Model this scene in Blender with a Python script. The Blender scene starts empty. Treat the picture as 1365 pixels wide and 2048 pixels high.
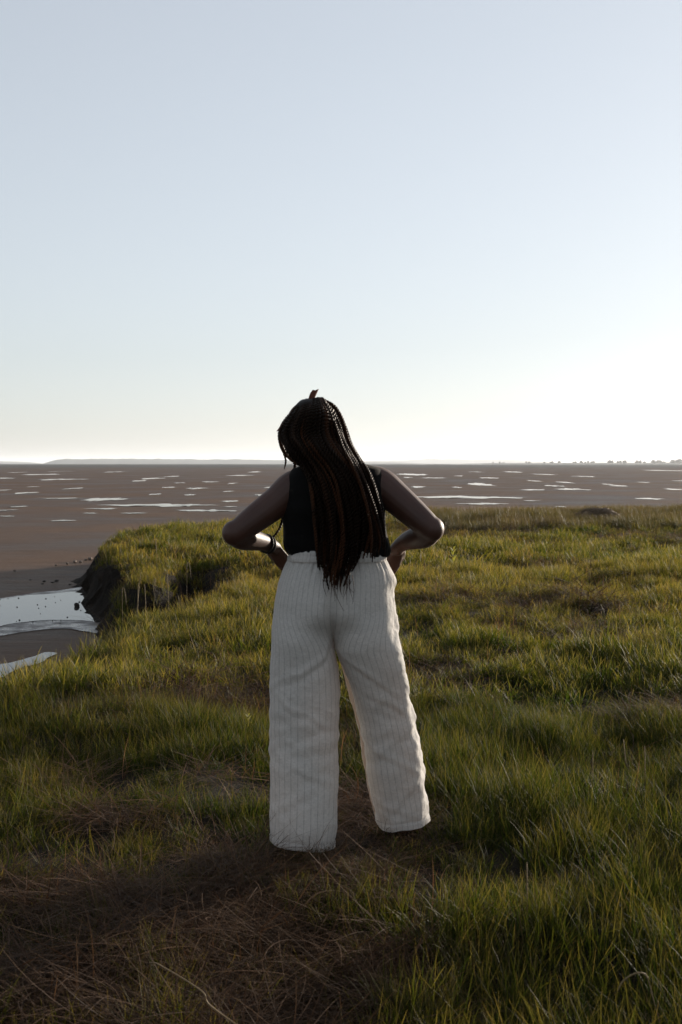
import bpy, bmesh, math, random
import numpy as np
from mathutils import Vector, Matrix, Euler, noise as mnoise

# ------------------------------------------------------------------ camera, sky, sun, exposure
scene = bpy.context.scene
C = scene.collection
FPX = 2400.0            # focal length in pixels of the 1365 x 2048 photograph
EYE = 1.40              # eye height over the grass
CX, HY = 682.5, 927.0   # principal column, horizon row
SUN_AZ, SUN_EL = math.radians(44), math.radians(10)

cam_d = bpy.data.cameras.new('camera')
cam = bpy.data.objects.new('camera', cam_d); C.objects.link(cam)
cam_d.sensor_fit = 'VERTICAL'; cam_d.sensor_height = 36.0
cam_d.lens = FPX / 2048 * 36.0
cam_d.shift_y = -(1024 - HY) / 2048 
cam.location = (0, 0, EYE); cam.rotation_euler = (math.pi / 2, 0, 0)
cam_d.clip_start = 0.05; cam_d.clip_end = 60000
cam_d.dof.use_dof = True; cam_d.dof.focus_distance = 7.0; cam_d.dof.aperture_fstop = 8.0
scene.camera = cam

world = bpy.data.worlds.new('World'); scene.world = world; world.use_nodes = True
nt = world.node_tree; nt.nodes.clear()
sky = nt.nodes.new('ShaderNodeTexSky'); sky.sky_type = 'NISHITA'; sky.sun_disc = False
sky.sun_elevation = SUN_EL; sky.sun_rotation = SUN_AZ
sky.air_density = 1.0; sky.dust_density = 0.7; sky.ozone_density = 3.0; sky.altitude = 0
hs = nt.nodes.new('ShaderNodeHueSaturation'); hs.inputs['Saturation'].default_value = 0.50
dn = nt.nodes.new('ShaderNodeVectorMath'); dn.operation = 'SCALE'; dn.inputs['Scale'].default_value = 0.1      # soft sea-haze sky: compress the aureole around the sun
gm = nt.nodes.new('ShaderNodeGamma'); gm.inputs['Gamma'].default_value = 0.50
up_ = nt.nodes.new('ShaderNodeVectorMath'); up_.operation = 'MULTIPLY'; up_.inputs[1].default_value = (9.85, 10.0, 10.2)
bg = nt.nodes.new('ShaderNodeBackground'); bg.inputs['Strength'].default_value = 0.0600
wo = nt.nodes.new('ShaderNodeOutputWorld')
nt.links.new(sky.outputs[0], hs.inputs['Color']); nt.links.new(hs.outputs[0], dn.inputs[0]); nt.links.new(dn.outputs[0], gm.inputs[0]); nt.links.new(gm.outputs[0], up_.inputs[0]); nt.links.new(up_.outputs[0], bg.inputs[0]); nt.links.new(bg.outputs[0], wo.inputs[0])

sun_d = bpy.data.lights.new('sun', 'SUN'); sun = bpy.data.objects.new('sun', sun_d); C.objects.link(sun)
sun_d.energy = 5.0; sun_d.angle = math.radians(0.6); sun_d.color = (1.0, 0.88, 0.74)
SDIR = Vector((math.sin(SUN_AZ) * math.cos(SUN_EL), math.cos(SUN_AZ) * math.cos(SUN_EL), math.sin(SUN_EL)))
sun.rotation_euler = SDIR.to_track_quat('Z', 'Y').to_euler(); sun.location = (20, 30, 12)

vs = scene.view_settings
scene.display_settings.display_device = 'sRGB'
vs.view_transform = 'Standard'; vs.look = 'None'; vs.gamma = 1.0; vs.use_curve_mapping = False
vs.exposure = 1.0
scene.cycles.max_bounces = 8; scene.cycles.transmission_bounces = 6; scene.cycles.diffuse_bounces = 3
scene.cycles.use_denoising = True; scene.cycles.volume_bounces = 1

rng = np.random.default_rng(11)
random.seed(4)

# ------------------------------------------------------------------ helpers
def W(px, py, d):
    return np.array([(px - CX) * d / FPX, d, EYE - (py - HY) * d / FPX])

def G(px, py, z=0.0):                     # where the sight line through a pixel meets height z
    d = FPX * (EYE - z) / (py - HY)
    return np.array([(px - CX) * d / FPX, d])

_P = np.random.default_rng(5).random(65536)
def vnoise(x, y, z=0.0):
    x, y, z = np.broadcast_arrays(np.asarray(x, float), np.asarray(y, float), np.asarray(z, float))
    xi, yi, zi = np.floor(x).astype(np.int64), np.floor(y).astype(np.int64), np.floor(z).astype(np.int64)
    fx, fy, fz = x - xi, y - yi, z - zi
    fx, fy, fz = [f * f * (3 - 2 * f) for f in (fx, fy, fz)]
    def h(a, b, c): return _P[(a * 73856093 ^ b * 19349663 ^ c * 83492791) & 65535]
    r = 0
    for dx in (0, 1):
        for dy in (0, 1):
            for dz in (0, 1):
                w = (fx if dx else 1 - fx) * (fy if dy else 1 - fy) * (fz if dz else 1 - fz)
                r = r + w * h(xi + dx, yi + dy, zi + dz)
    return r * 2 - 1
def fbm(x, y, z=0.0, o=4):
    r = 0; a = 1.0
    for i in range(o):
        r = r + a * vnoise(np.asarray(x) * 2 ** i + 17.3 * i, np.asarray(y) * 2 ** i - 9.1 * i, np.asarray(z) * 2 ** i + 3.7 * i)
        a *= 0.5
    return r
def sstep(a, b, x):
    t = np.clip((np.asarray(x, float) - a) / (b - a), 0, 1); return t * t * (3 - 2 * t)

def mesh_np(name, V, F, smooth=True):
    me = bpy.data.meshes.new(name)
    V = np.asarray(V, np.float32); 
    if isinstance(F, np.ndarray):
        n, k = F.shape
        me.vertices.add(len(V)); me.vertices.foreach_set('co', V.ravel())
        me.loops.add(n * k); me.loops.foreach_set('vertex_index', F.astype(np.int32).ravel())
        me.polygons.add(n); me.polygons.foreach_set('loop_start', np.arange(0, n * k, k, dtype=np.int32))
        me.update(calc_edges=True)
    else:
        me.from_pydata([tuple(v) for v in V], [], F)
    if smooth: me.polygons.foreach_set('use_smooth', [True] * len(me.polygons))
    me.update()
    return me

def obj(name, me, mat=None, parent=None, **props):
    o = bpy.data.objects.new(name, me); C.objects.link(o)
    if mat is not None and me is not None and not me.materials: me.materials.append(mat)
    if parent is not None: o.parent = parent
    for k, v in props.items(): o[k] = v
    return o

def empty(name, loc, **props):
    o = bpy.data.objects.new(name, None); C.objects.link(o); o.location = loc; o.empty_display_size = 0.1
    for k, v in props.items(): o[k] = v
    return o

def attach(o, parent):                    # parent, keeping the world coordinates of the mesh
    o.parent = parent
    m = Matrix.Identity(4); p = parent
    while p is not None: 
        m = Matrix.Translation(p.location) @ m; p = p.parent
    o.matrix_parent_inverse = Matrix.Translation(-Vector(parent.location)) if parent.type == 'EMPTY' else Matrix.Identity(4)

def float_attr(me, name, vals):
    a = me.attributes.new(name, 'FLOAT', 'POINT'); a.data.foreach_set('value', np.asarray(vals, np.float32))

def smooth_path(pts, n):                  # Catmull-Rom through rows of any width
    P = np.asarray(pts, float); P = np.vstack([2 * P[0] - P[1], P, 2 * P[-1] - P[-2]])
    k = len(P) - 3; t = np.linspace(0, k - 1e-9, n); i = t.astype(int); f = (t - i)[:, None]
    a, b, c, d = P[i], P[i + 1], P[i + 2], P[i + 3]
    return 0.5 * (2 * b + (c - a) * f + (2 * a - 5 * b + 4 * c - d) * f ** 2 + (3 * b - a - 3 * c + d) * f ** 3)

def frames(P, up=(0.13, 0.31, 0.94)):
    T = np.gradient(P, axis=0); T /= np.linalg.norm(T, axis=1)[:, None] + 1e-12
    N = np.zeros_like(P); n = np.cross(T[0], up)
    if np.linalg.norm(n) < 1e-3: n = np.cross(T[0], (1, 0, 0))
    n /= np.linalg.norm(n)
    for i in range(len(P)):
        n = n - T[i] * n.dot(T[i]); n /= np.linalg.norm(n) + 1e-12; N[i] = n
    return T, N, np.cross(T, N)

def tube(P, R, sides=10, cap=True, flat=None, up=(0.13, 0.31, 0.94)):
    """closed tube; flat = (ratio of second half axis)"""
    P = np.asarray(P, float); R = np.broadcast_to(np.asarray(R, float), (len(P),)).copy()
    T, N, B = frames(P, up)
    a = np.linspace(0, 2 * np.pi, sides, endpoint=False)
    fl = 1.0 if flat is None else flat
    fl = np.broadcast_to(np.asarray(fl, float), (len(P),))
    V = P[:, None, :] + R[:, None, None] * (np.cos(a)[None, :, None] * N[:, None, :] + (fl[:, None] * np.sin(a)[None, :])[:, :, None] * B[:, None, :])
    V = V.reshape(-1, 3); F = []
    n = len(P)
    for i in range(n - 1):
        for j in range(sides):
            F.append((i * sides + j, i * sides + (j + 1) % sides, (i + 1) * sides + (j + 1) % sides, (i + 1) * sides + j))
    if cap:
        V = np.vstack([V, P[0] - T[0] * R[0] * .6, P[-1] + T[-1] * R[-1] * .6])
        for j in range(sides):
            F.append(((j + 1) % sides, j, n * sides)); F.append(((n - 1) * sides + j, (n - 1) * sides + (j + 1) % sides, n * sides + 1))
    return V, F

def join(parts):
    V = []; F = []; o = 0
    for v, f in parts:
        V.append(np.asarray(v, float)); F += [tuple(int(i) + o for i in q) for q in f]; o += len(v)
    return np.vstack(V), F

def ball(c, r, seg=20, rings=12, M=None):
    r = np.broadcast_to(np.asarray(r, float), (3,))
    V = [(0, 0, 1)]; 
    for i in range(1, rings):
        p = math.pi * i / rings
        for j in range(seg):
            t = 2 * math.pi * j / seg; V.append((math.sin(p) * math.cos(t), math.sin(p) * math.sin(t), math.cos(p)))
    V.append((0, 0, -1)); V = np.array(V) * r
    if M is not None: V = V @ np.asarray(M).T
    V = V + np.asarray(c); F = []
    for j in range(seg): F.append((0, 1 + j, 1 + (j + 1) % seg))
    for i in range(rings - 2):
        for j in range(seg):
            a = 1 + i * seg; F.append((a + j, a + seg + j, a + seg + (j + 1) % seg, a + (j + 1) % seg))
    e = len(V) - 1; a = 1 + (rings - 2) * seg
    for j in range(seg): F.append((e, a + (j + 1) % seg, a + j))
    return V, F

def remeshed(V, F, voxel, smooth=4, name='tmp'):
    me = mesh_np(name, V, F); o = bpy.data.objects.new(name, me); C.objects.link(o)
    m = o.modifiers.new('r', 'REMESH'); m.mode = 'VOXEL'; m.voxel_size = voxel; m.use_smooth_shade = True
    s = o.modifiers.new('s', 'SMOOTH'); s.iterations = smooth; s.factor = 0.5
    dg = bpy.context.evaluated_depsgraph_get(); dg.update()
    r = bpy.data.meshes.new_from_object(o.evaluated_get(dg), depsgraph=dg)
    bpy.data.objects.remove(o); bpy.data.meshes.remove(me)
    r.polygons.foreach_set('use_smooth', [True] * len(r.polygons))
    r.name = name
    return r

# ------------------------------------------------------------------ materials
def mat(name):
    m = bpy.data.materials.new(name); m.use_nodes = True; t = m.node_tree
    return m, t, t.nodes['Principled BSDF'], t.nodes['Material Output']
def N(t, typ, **kw):
    n = t.nodes.new(typ)
    for k, v in kw.items():
        if k.startswith('i_'):
            key = k[2:]; n.inputs[int(key) if key.isdigit() else key.replace('_', ' ')].default_value = v
        else: setattr(n, k, v)
    return n
def ramp(t, stops, fac=None):
    r = t.nodes.new('ShaderNodeValToRGB'); e = r.color_ramp.elements
    while len(e) < len(stops): e.new(0.5)
    for el, (p, c) in zip(e, stops): el.position = p; el.color = (*c, 1) if len(c) == 3 else c
    if fac is not None: t.links.new(fac, r.inputs[0])
    return r
def mix(t, fac, a, b, blend='MIX'):
    n = t.nodes.new('ShaderNodeMix'); n.data_type = 'RGBA'; n.blend_type = blend
    for s, v in ((0, fac), (6, a), (7, b)):
        if hasattr(v, 'links') or hasattr(v, 'is_linked'): t.links.new(v, n.inputs[s])
        else: n.inputs[s].default_value = (*v, 1) if isinstance(v, tuple) and len(v) == 3 else v
    return n.outputs[2]

def blade_material(name, ramp_stops, tip, trans, tmul=(1.5, 1.45, 0.9), rough=0.6, spec=0.2):
    m, t, b, out = mat(name)
    at = N(t, 'ShaderNodeAttribute', attribute_type='INSTANCER', attribute_name='tint')
    bl = N(t, 'ShaderNodeAttribute', attribute_name='bt')
    ta = N(t, 'ShaderNodeAttribute', attribute_name='along')
    add = N(t, 'ShaderNodeMath', operation='MULTIPLY_ADD', i_1=0.35); t.links.new(bl.outputs['Fac'], add.inputs[0]); t.links.new(at.outputs['Fac'], add.inputs[2])
    col = ramp(t, ramp_stops, add.outputs[0])
    tipf = N(t, 'ShaderNodeMapRange', i_1=0.55, i_2=1.0, i_3=0.0, i_4=0.75); t.links.new(ta.outputs['Fac'], tipf.inputs[0])
    sel = N(t, 'ShaderNodeMath', operation='MULTIPLY'); t.links.new(tipf.outputs[0], sel.inputs[0]); t.links.new(bl.outputs['Fac'], sel.inputs[1])
    c2 = mix(t, sel.outputs[0], col.outputs[0], tip)
    t.links.new(c2, b.inputs['Base Color'])
    b.inputs['Roughness'].default_value = rough; b.inputs['Specular IOR Level'].default_value = spec
    tr = N(t, 'ShaderNodeBsdfTranslucent'); tc = mix(t, 1.0, c2, tmul, 'MULTIPLY'); t.links.new(tc, tr.inputs[0])
    ms = N(t, 'ShaderNodeMixShader'); ms.inputs[0].default_value = trans
    t.links.new(b.outputs[0], ms.inputs[1]); t.links.new(tr.outputs[0], ms.inputs[2]); t.links.new(ms.outputs[0], out.inputs[0])
    return m
M_GRASS = blade_material('grass_blade', [(0.0, (0.015, 0.028, 0.004)), (0.35, (0.029, 0.042, 0.006)), (0.7, (0.058, 0.058, 0.011)), (1.0, (0.12, 0.08, 0.032))], (0.36, 0.27, 0.13), 0.5, tmul=(1.7, 1.6, 0.6))
M_GRASS_N = blade_material('grass_blade_dimmed', [(0.0, (0.011, 0.022, 0.004)), (0.35, (0.021, 0.032, 0.005)), (0.7, (0.045, 0.044, 0.009)), (1.0, (0.10, 0.062, 0.026))], (0.20, 0.14, 0.07), 0.45, tmul=(1.6, 1.6, 0.6), spec=0.1)  # darker copy of the blade material: dim foreground light put into the colour
M_REED = blade_material('reed_blade', [(0.0, (0.035, 0.038, 0.014)), (0.5, (0.05, 0.045, 0.02)), (1.0, (0.09, 0.06, 0.035))], (0.16, 0.11, 0.06), 0.35)
M_STRAW = blade_material('straw', [(0.0, (0.022, 0.011, 0.005)), (0.5, (0.062, 0.032, 0.015)), (1.0, (0.19, 0.105, 0.052))], (0.22, 0.13, 0.065), 0.25, tmul=(1.3, 1.1, 0.9), rough=0.65, spec=0.15)

m, t, b, out = mat('marsh_soil'); M_SOIL = m
tc = N(t, 'ShaderNodeTexCoord'); n1 = N(t, 'ShaderNodeTexNoise', i_Scale=2.2, i_Detail=9.0, i_Roughness=0.7); t.links.new(tc.outputs['Object'], n1.inputs['Vector'])
r1 = ramp(t, [(0.3, (0.010, 0.008, 0.006)), (0.55, (0.022, 0.016, 0.011)), (0.75, (0.045, 0.031, 0.021))], n1.outputs[0]); t.links.new(r1.outputs[0], b.inputs['Base Color'])
n2 = N(t, 'ShaderNodeTexNoise', i_Scale=7.0, i_Detail=8.0, i_Roughness=0.7); t.links.new(tc.outputs['Object'], n2.inputs['Vector'])
bp = N(t, 'ShaderNodeBump', i_Strength=1.0, i_Distance=0.22); t.links.new(n2.outputs[0], bp.inputs['Height']); t.links.new(bp.outputs[0], b.inputs['Normal'])
b.inputs['Roughness'].default_value = 0.9; b.inputs['Specular IOR Level'].default_value = 0.1

m, t, b, out = mat('tidal_mud'); M_MUD = m
tc = N(t, 'ShaderNodeTexCoord')
n1 = N(t, 'ShaderNodeTexNoise', i_Scale=0.10, i_Detail=9.0, i_Roughness=0.66); t.links.new(tc.outputs['Object'], n1.inputs['Vector'])
mp = N(t, 'ShaderNodeMapping'); mp.inputs['Scale'].default_value = (0.35, 1.3, 1); t.links.new(tc.outputs['Object'], mp.inputs['Vector'])
n2 = N(t, 'ShaderNodeTexNoise', i_Scale=1.4, i_Detail=9.0, i_Roughness=0.72); t.links.new(mp.outputs[0], n2.inputs['Vector'])
r1 = ramp(t, [(0.33, (0.048, 0.034, 0.025)), (0.5, (0.090, 0.057, 0.038)), (0.68, (0.130, 0.083, 0.056))], n1.outputs[0])
r2 = ramp(t, [(0.30, (0.30, 0.30, 0.32)), (0.42, (0.85, 0.85, 0.86)), (0.6, (1.1, 1.08, 1.05))], n2.outputs[0])
c1 = mix(t, 1.0, r1.outputs[0], r2.outputs[0], 'MULTIPLY')
# the distant eelgrass beds
sp = N(t, 'ShaderNodeVectorMath', operation='LENGTH'); t.links.new(tc.outputs['Object'], sp.inputs[0])
far = N(t, 'ShaderNodeMapRange', i_1=420.0, i_2=900.0); t.links.new(sp.outputs['Value'], far.inputs[0])
c2 = mix(t, far.outputs[0], c1, (0.050, 0.048, 0.040))
t.links.new(c2, b.inputs['Base Color'])
rr = N(t, 'ShaderNodeMapRange', i_1=0.35, i_2=0.65, i_3=0.42, i_4=0.75); t.links.new(n1.outputs[0], rr.inputs[0]); t.links.new(rr.outputs[0], b.inputs['Roughness'])
b.inputs['Specular IOR Level'].default_value = 0.05
n3 = N(t, 'ShaderNodeTexNoise', i_Scale=9.0, i_Detail=6.0, i_Roughness=0.65); t.links.new(mp.outputs[0], n3.inputs['Vector'])
bp = N(t, 'ShaderNodeBump', i_Strength=0.8, i_Distance=0.03); t.links.new(n3.outputs[0], bp.inputs['Height'])
bp2 = N(t, 'ShaderNodeBump', i_Strength=0.9, i_Distance=0.12); t.links.new(n2.outputs[0], bp2.inputs['Height']); t.links.new(bp.outputs[0], bp2.inputs['Normal']); t.links.new(bp2.outputs[0], b.inputs['Normal'])

m, t, b, out = mat('still_water'); M_WATER = m
fr = N(t, 'ShaderNodeFresnel', i_IOR=1.33); gl = N(t, 'ShaderNodeBsdfGlossy'); gl.inputs['Roughness'].default_value = 0.02; df = N(t, 'ShaderNodeBsdfDiffuse'); df.inputs[0].default_value = (0.035, 0.032, 0.028, 1)
ms = N(t, 'ShaderNodeMixShader'); t.links.new(fr.outputs[0], ms.inputs[0]); t.links.new(df.outputs[0], ms.inputs[1]); t.links.new(gl.outputs[0], ms.inputs[2]); t.links.new(ms.outputs[0], out.inputs[0])

m, t, b, out = mat('wet_mud'); M_WET = m
tc = N(t, 'ShaderNodeTexCoord'); n1 = N(t, 'ShaderNodeTexNoise', i_Scale=3.0, i_Detail=8.0, i_Roughness=0.7); t.links.new(tc.outputs['Object'], n1.inputs['Vector'])
r1 = ramp(t, [(0.35, (0.026, 0.021, 0.018)), (0.65, (0.055, 0.042, 0.034))], n1.outputs[0]); t.links.new(r1.outputs[0], b.inputs['Base Color'])
rr = N(t, 'ShaderNodeMapRange', i_1=0.4, i_2=0.6, i_3=0.22, i_4=0.6); t.links.new(n1.outputs[0], rr.inputs[0]); t.links.new(rr.outputs[0], b.inputs['Roughness']); b.inputs['Specular IOR Level'].default_value = 0.3
bp = N(t, 'ShaderNodeBump', i_Strength=0.6, i_Distance=0.03); t.links.new(n1.outputs[0], bp.inputs['Height']); t.links.new(bp.outputs[0], b.inputs['Normal'])

def plain(name, col, rough=0.7, spec=0.3, nscale=None, var=0.35, bump=0.0):
    m, t, b, out = mat(name); b.inputs['Roughness'].default_value = rough; b.inputs['Specular IOR Level'].default_value = spec
    b.inputs['Base Color'].default_value = (*col, 1)
    if nscale:
        tc = N(t, 'ShaderNodeTexCoord'); n = N(t, 'ShaderNodeTexNoise', i_Scale=nscale, i_Detail=6.0, i_Roughness=0.65); t.links.new(tc.outputs['Object'], n.inputs['Vector'])
        r = ramp(t, [(0.3, tuple(c * (1 - var) for c in col)), (0.7, tuple(c * (1 + var) for c in col))], n.outputs[0]); t.links.new(r.outputs[0], b.inputs['Base Color'])
        if bump:
            bp = N(t, 'ShaderNodeBump', i_Strength=1.0, i_Distance=bump); t.links.new(n.outputs[0], bp.inputs['Height']); t.links.new(bp.outputs[0], b.inputs['Normal'])
    return m
M_HILL = plain('hill_forest', (0.05, 0.062, 0.06), 0.9, 0.1, 0.01)
M_WOOD = plain('far_wood', (0.05, 0.05, 0.038), 0.9, 0.1, 0.05)
M_STONE = plain('stone', (0.20, 0.16, 0.13), 0.8, 0.3, 9.0, 0.5, 0.02)
M_CLOD = plain('mud_clod', (0.030, 0.024, 0.019), 0.8, 0.3, 12.0, 0.4, 0.02)
M_STALK = plain('dry_stalk', (0.15, 0.10, 0.048), 0.6, 0.3, 60.0, 0.3)
M_LITTER = plain('reed_litter', (0.13, 0.095, 0.065), 0.8, 0.1, 20.0, 0.5)
M_SEED = plain('seed_head', (0.15, 0.105, 0.05), 0.7, 0.3, 90.0, 0.4)
M_LEAF, _t, _b, _o = mat('sprout_leaf'); _b.inputs['Base Color'].default_value = (0.16, 0.17, 0.03, 1)
_tr = N(_t, 'ShaderNodeBsdfTranslucent'); _tr.inputs[0].default_value = (0.30, 0.28, 0.04, 1); _ms = N(_t, 'ShaderNodeMixShader', i_0=0.5)
_t.links.new(_b.outputs[0], _ms.inputs[1]); _t.links.new(_tr.outputs[0], _ms.inputs[2]); _t.links.new(_ms.outputs[0], _o.inputs[0])

# person
m, t, b, out = mat('skin'); M_SKIN = m
tc = N(t, 'ShaderNodeTexCoord'); n1 = N(t, 'ShaderNodeTexNoise', i_Scale=9.0, i_Detail=5.0); t.links.new(tc.outputs['Object'], n1.inputs['Vector'])
r1 = ramp(t, [(0.3, (0.040, 0.016, 0.010)), (0.7, (0.060, 0.025, 0.016))], n1.outputs[0]); t.links.new(r1.outputs[0], b.inputs['Base Color'])
n2 = N(t, 'ShaderNodeTexNoise', i_Scale=260.0, i_Detail=3.0); t.links.new(tc.outputs['Object'], n2.inputs['Vector'])
bp = N(t, 'ShaderNodeBump', i_Strength=0.25, i_Distance=0.002); t.links.new(n2.outputs[0], bp.inputs['Height']); t.links.new(bp.outputs[0], b.inputs['Normal'])
b.inputs['Roughness'].default_value = 0.52; b.inputs['Specular IOR Level'].default_value = 0.36
b.inputs['Sheen Weight'].default_value = 0.22; b.inputs['Sheen Roughness'].default_value = 0.28; b.inputs['Sheen Tint'].default_value = (1.0, 0.85, 0.75, 1); b.inputs['Subsurface Weight'].default_value = 0.15; b.inputs['Subsurface Radius'].default_value = (0.012, 0.004, 0.002); b.inputs['Subsurface Scale'].default_value = 0.5

m, t, b, out = mat('black_knit'); M_TOP = m
tc = N(t, 'ShaderNodeTexCoord'); n2 = N(t, 'ShaderNodeTexNoise', i_Scale=300.0, i_Detail=3.0); t.links.new(tc.outputs['Object'], n2.inputs['Vector'])
b.inputs['Base Color'].default_value = (0.0035, 0.0034, 0.0033, 1); b.inputs['Roughness'].default_value = 0.9; b.inputs['Specular IOR Level'].default_value = 0.08
b.inputs['Sheen Weight'].default_value = 0.04; b.inputs['Sheen Roughness'].default_value = 0.4; b.inputs['Sheen Tint'].default_value = (0.9, 0.85, 0.7, 1)
bp = N(t, 'ShaderNodeBump', i_Strength=0.3, i_Distance=0.002); t.links.new(n2.outputs[0], bp.inputs['Height']); t.links.new(bp.outputs[0], b.inputs['Normal'])

m, t, b, out = mat('striped_linen'); M_LINEN = m
st = N(t, 'ShaderNodeAttribute', attribute_name='stripe'); tc = N(t, 'ShaderNodeTexCoord')
fr = N(t, 'ShaderNodeMath', operation='PINGPONG', i_1=0.5); t.links.new(st.outputs['Fac'], fr.inputs[0])
ln = N(t, 'ShaderNodeMapRange', i_1=0.03, i_2=0.10, i_3=1.0, i_4=0.0); t.links.new(fr.outputs[0], ln.inputs[0])
mpv = N(t, 'ShaderNodeMapping'); mpv.inputs['Scale'].default_value = (1, 1, 0.18); t.links.new(tc.outputs['Object'], mpv.inputs['Vector'])
wv = N(t, 'ShaderNodeTexNoise', i_Scale=420.0, i_Detail=2.0); t.links.new(mpv.outputs[0], wv.inputs['Vector'])
wh = N(t, 'ShaderNodeMapping'); wh.inputs['Scale'].default_value = (0.18, 0.18, 1); t.links.new(tc.outputs['Object'], wh.inputs['Vector'])
wh2 = N(t, 'ShaderNodeTexNoise', i_Scale=420.0, i_Detail=2.0); t.links.new(wh.outputs[0], wh2.inputs['Vector'])
av = N(t, 'ShaderNodeMath', operation='ADD'); t.links.new(wv.outputs[0], av.inputs[0]); t.links.new(wh2.outputs[0], av.inputs[1])
ra = ramp(t, [(0.35, (0.525, 0.505, 0.47)), (0.65, (0.665, 0.645, 0.605))]); hm = N(t, 'ShaderNodeMath', operation='MULTIPLY', i_1=0.5); t.links.new(av.outputs[0], hm.inputs[0]); t.links.new(hm.outputs[0], ra.inputs[0])
nb = N(t, 'ShaderNodeTexNoise', i_Scale=40.0, i_Detail=2.0); t.links.new(tc.outputs['Object'], nb.inputs['Vector'])
lf = N(t, 'ShaderNodeMapRange', i_1=0.3, i_2=0.7, i_3=0.18, i_4=0.48); t.links.new(nb.outputs[0], lf.inputs[0])
lm = N(t, 'ShaderNodeMath', operation='MULTIPLY'); t.links.new(ln.outputs[0], lm.inputs[0]); t.links.new(lf.outputs[0], lm.inputs[1])
cl = mix(t, lm.outputs[0], ra.outputs[0], (0.17, 0.155, 0.14)); t.links.new(cl, b.inputs['Base Color'])
b.inputs['Roughness'].default_value = 0.8; b.inputs['Specular IOR Level'].default_value = 0.25; b.inputs['Sheen Weight'].default_value = 0.55; b.inputs['Sheen Roughness'].default_value = 0.3
bp = N(t, 'ShaderNodeBump', i_Strength=0.35, i_Distance=0.0015); t.links.new(av.outputs[0], bp.inputs['Height'])
ncr = N(t, 'ShaderNodeTexNoise', i_Scale=26.0, i_Detail=5.0, i_Distortion=1.2); t.links.new(tc.outputs['Object'], ncr.inputs['Vector'])
bpc = N(t, 'ShaderNodeBump', i_Strength=0.35, i_Distance=0.006); t.links.new(ncr.outputs[0], bpc.inputs['Height']); t.links.new(bp.outputs[0], bpc.inputs['Normal']); t.links.new(bpc.outputs[0], b.inputs['Normal'])
tr = N(t, 'ShaderNodeBsdfTranslucent'); tcx = mix(t, 1.0, cl, (1.0, 0.80, 0.68), 'MULTIPLY'); t.links.new(tcx, tr.inputs[0])
ms = N(t, 'ShaderNodeMixShader', i_0=0.30); t.links.new(b.outputs[0], ms.inputs[1]); t.links.new(tr.outputs[0], ms.inputs[2]); t.links.new(ms.outputs[0], out.inputs[0])

m, t, b, out = mat('braided_hair'); M_HAIR = m
tc = N(t, 'ShaderNodeTexCoord'); n1 = N(t, 'ShaderNodeTexNoise', i_Scale=160.0, i_Detail=3.0); t.links.new(tc.outputs['Object'], n1.inputs['Vector'])
oi = N(t, 'ShaderNodeObjectInfo'); rh = ramp(t, [(0.0, (0.0030, 0.0020, 0.0016)), (0.6, (0.0050, 0.0028, 0.0020)), (0.8, (0.020, 0.0085, 0.0045)), (1.0, (0.036, 0.0145, 0.007))], oi.outputs['Random']); t.links.new(rh.outputs[0], b.inputs['Base Color'])
b.inputs['Base Color'].default_value = (0.0032, 0.0020, 0.0016, 1); b.inputs['Roughness'].default_value = 0.45; b.inputs['Specular IOR Level'].default_value = 0.09; b.inputs['Specular Tint'].default_value = (1, 0.7, 0.45, 1)
bp = N(t, 'ShaderNodeBump', i_Strength=0.6, i_Distance=0.002); t.links.new(n1.outputs[0], bp.inputs['Height']); t.links.new(bp.outputs[0], b.inputs['Normal'])
tr = N(t, 'ShaderNodeBsdfTranslucent'); tr.inputs[0].default_value = (0.50, 0.16, 0.05, 1)
ms = N(t, 'ShaderNodeMixShader', i_0=0.06); t.links.new(b.outputs[0], ms.inputs[1]); t.links.new(tr.outputs[0], ms.inputs[2]); t.links.new(ms.outputs[0], out.inputs[0])
M_SCARF = plain('brown_scarf', (0.10, 0.035, 0.022), 0.8, 0.2, 120.0, 0.3)
M_BAND = plain('bracelet_cord', (0.012, 0.009, 0.008), 0.6, 0.3)
M_EYE = plain('eye_white', (0.55, 0.5, 0.47), 0.2, 0.5)
M_IRIS = plain('eye_iris', (0.02, 0.01, 0.006), 0.15, 0.5)
M_LIP = plain('lips', (0.11, 0.04, 0.034), 0.4, 0.4)

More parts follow.
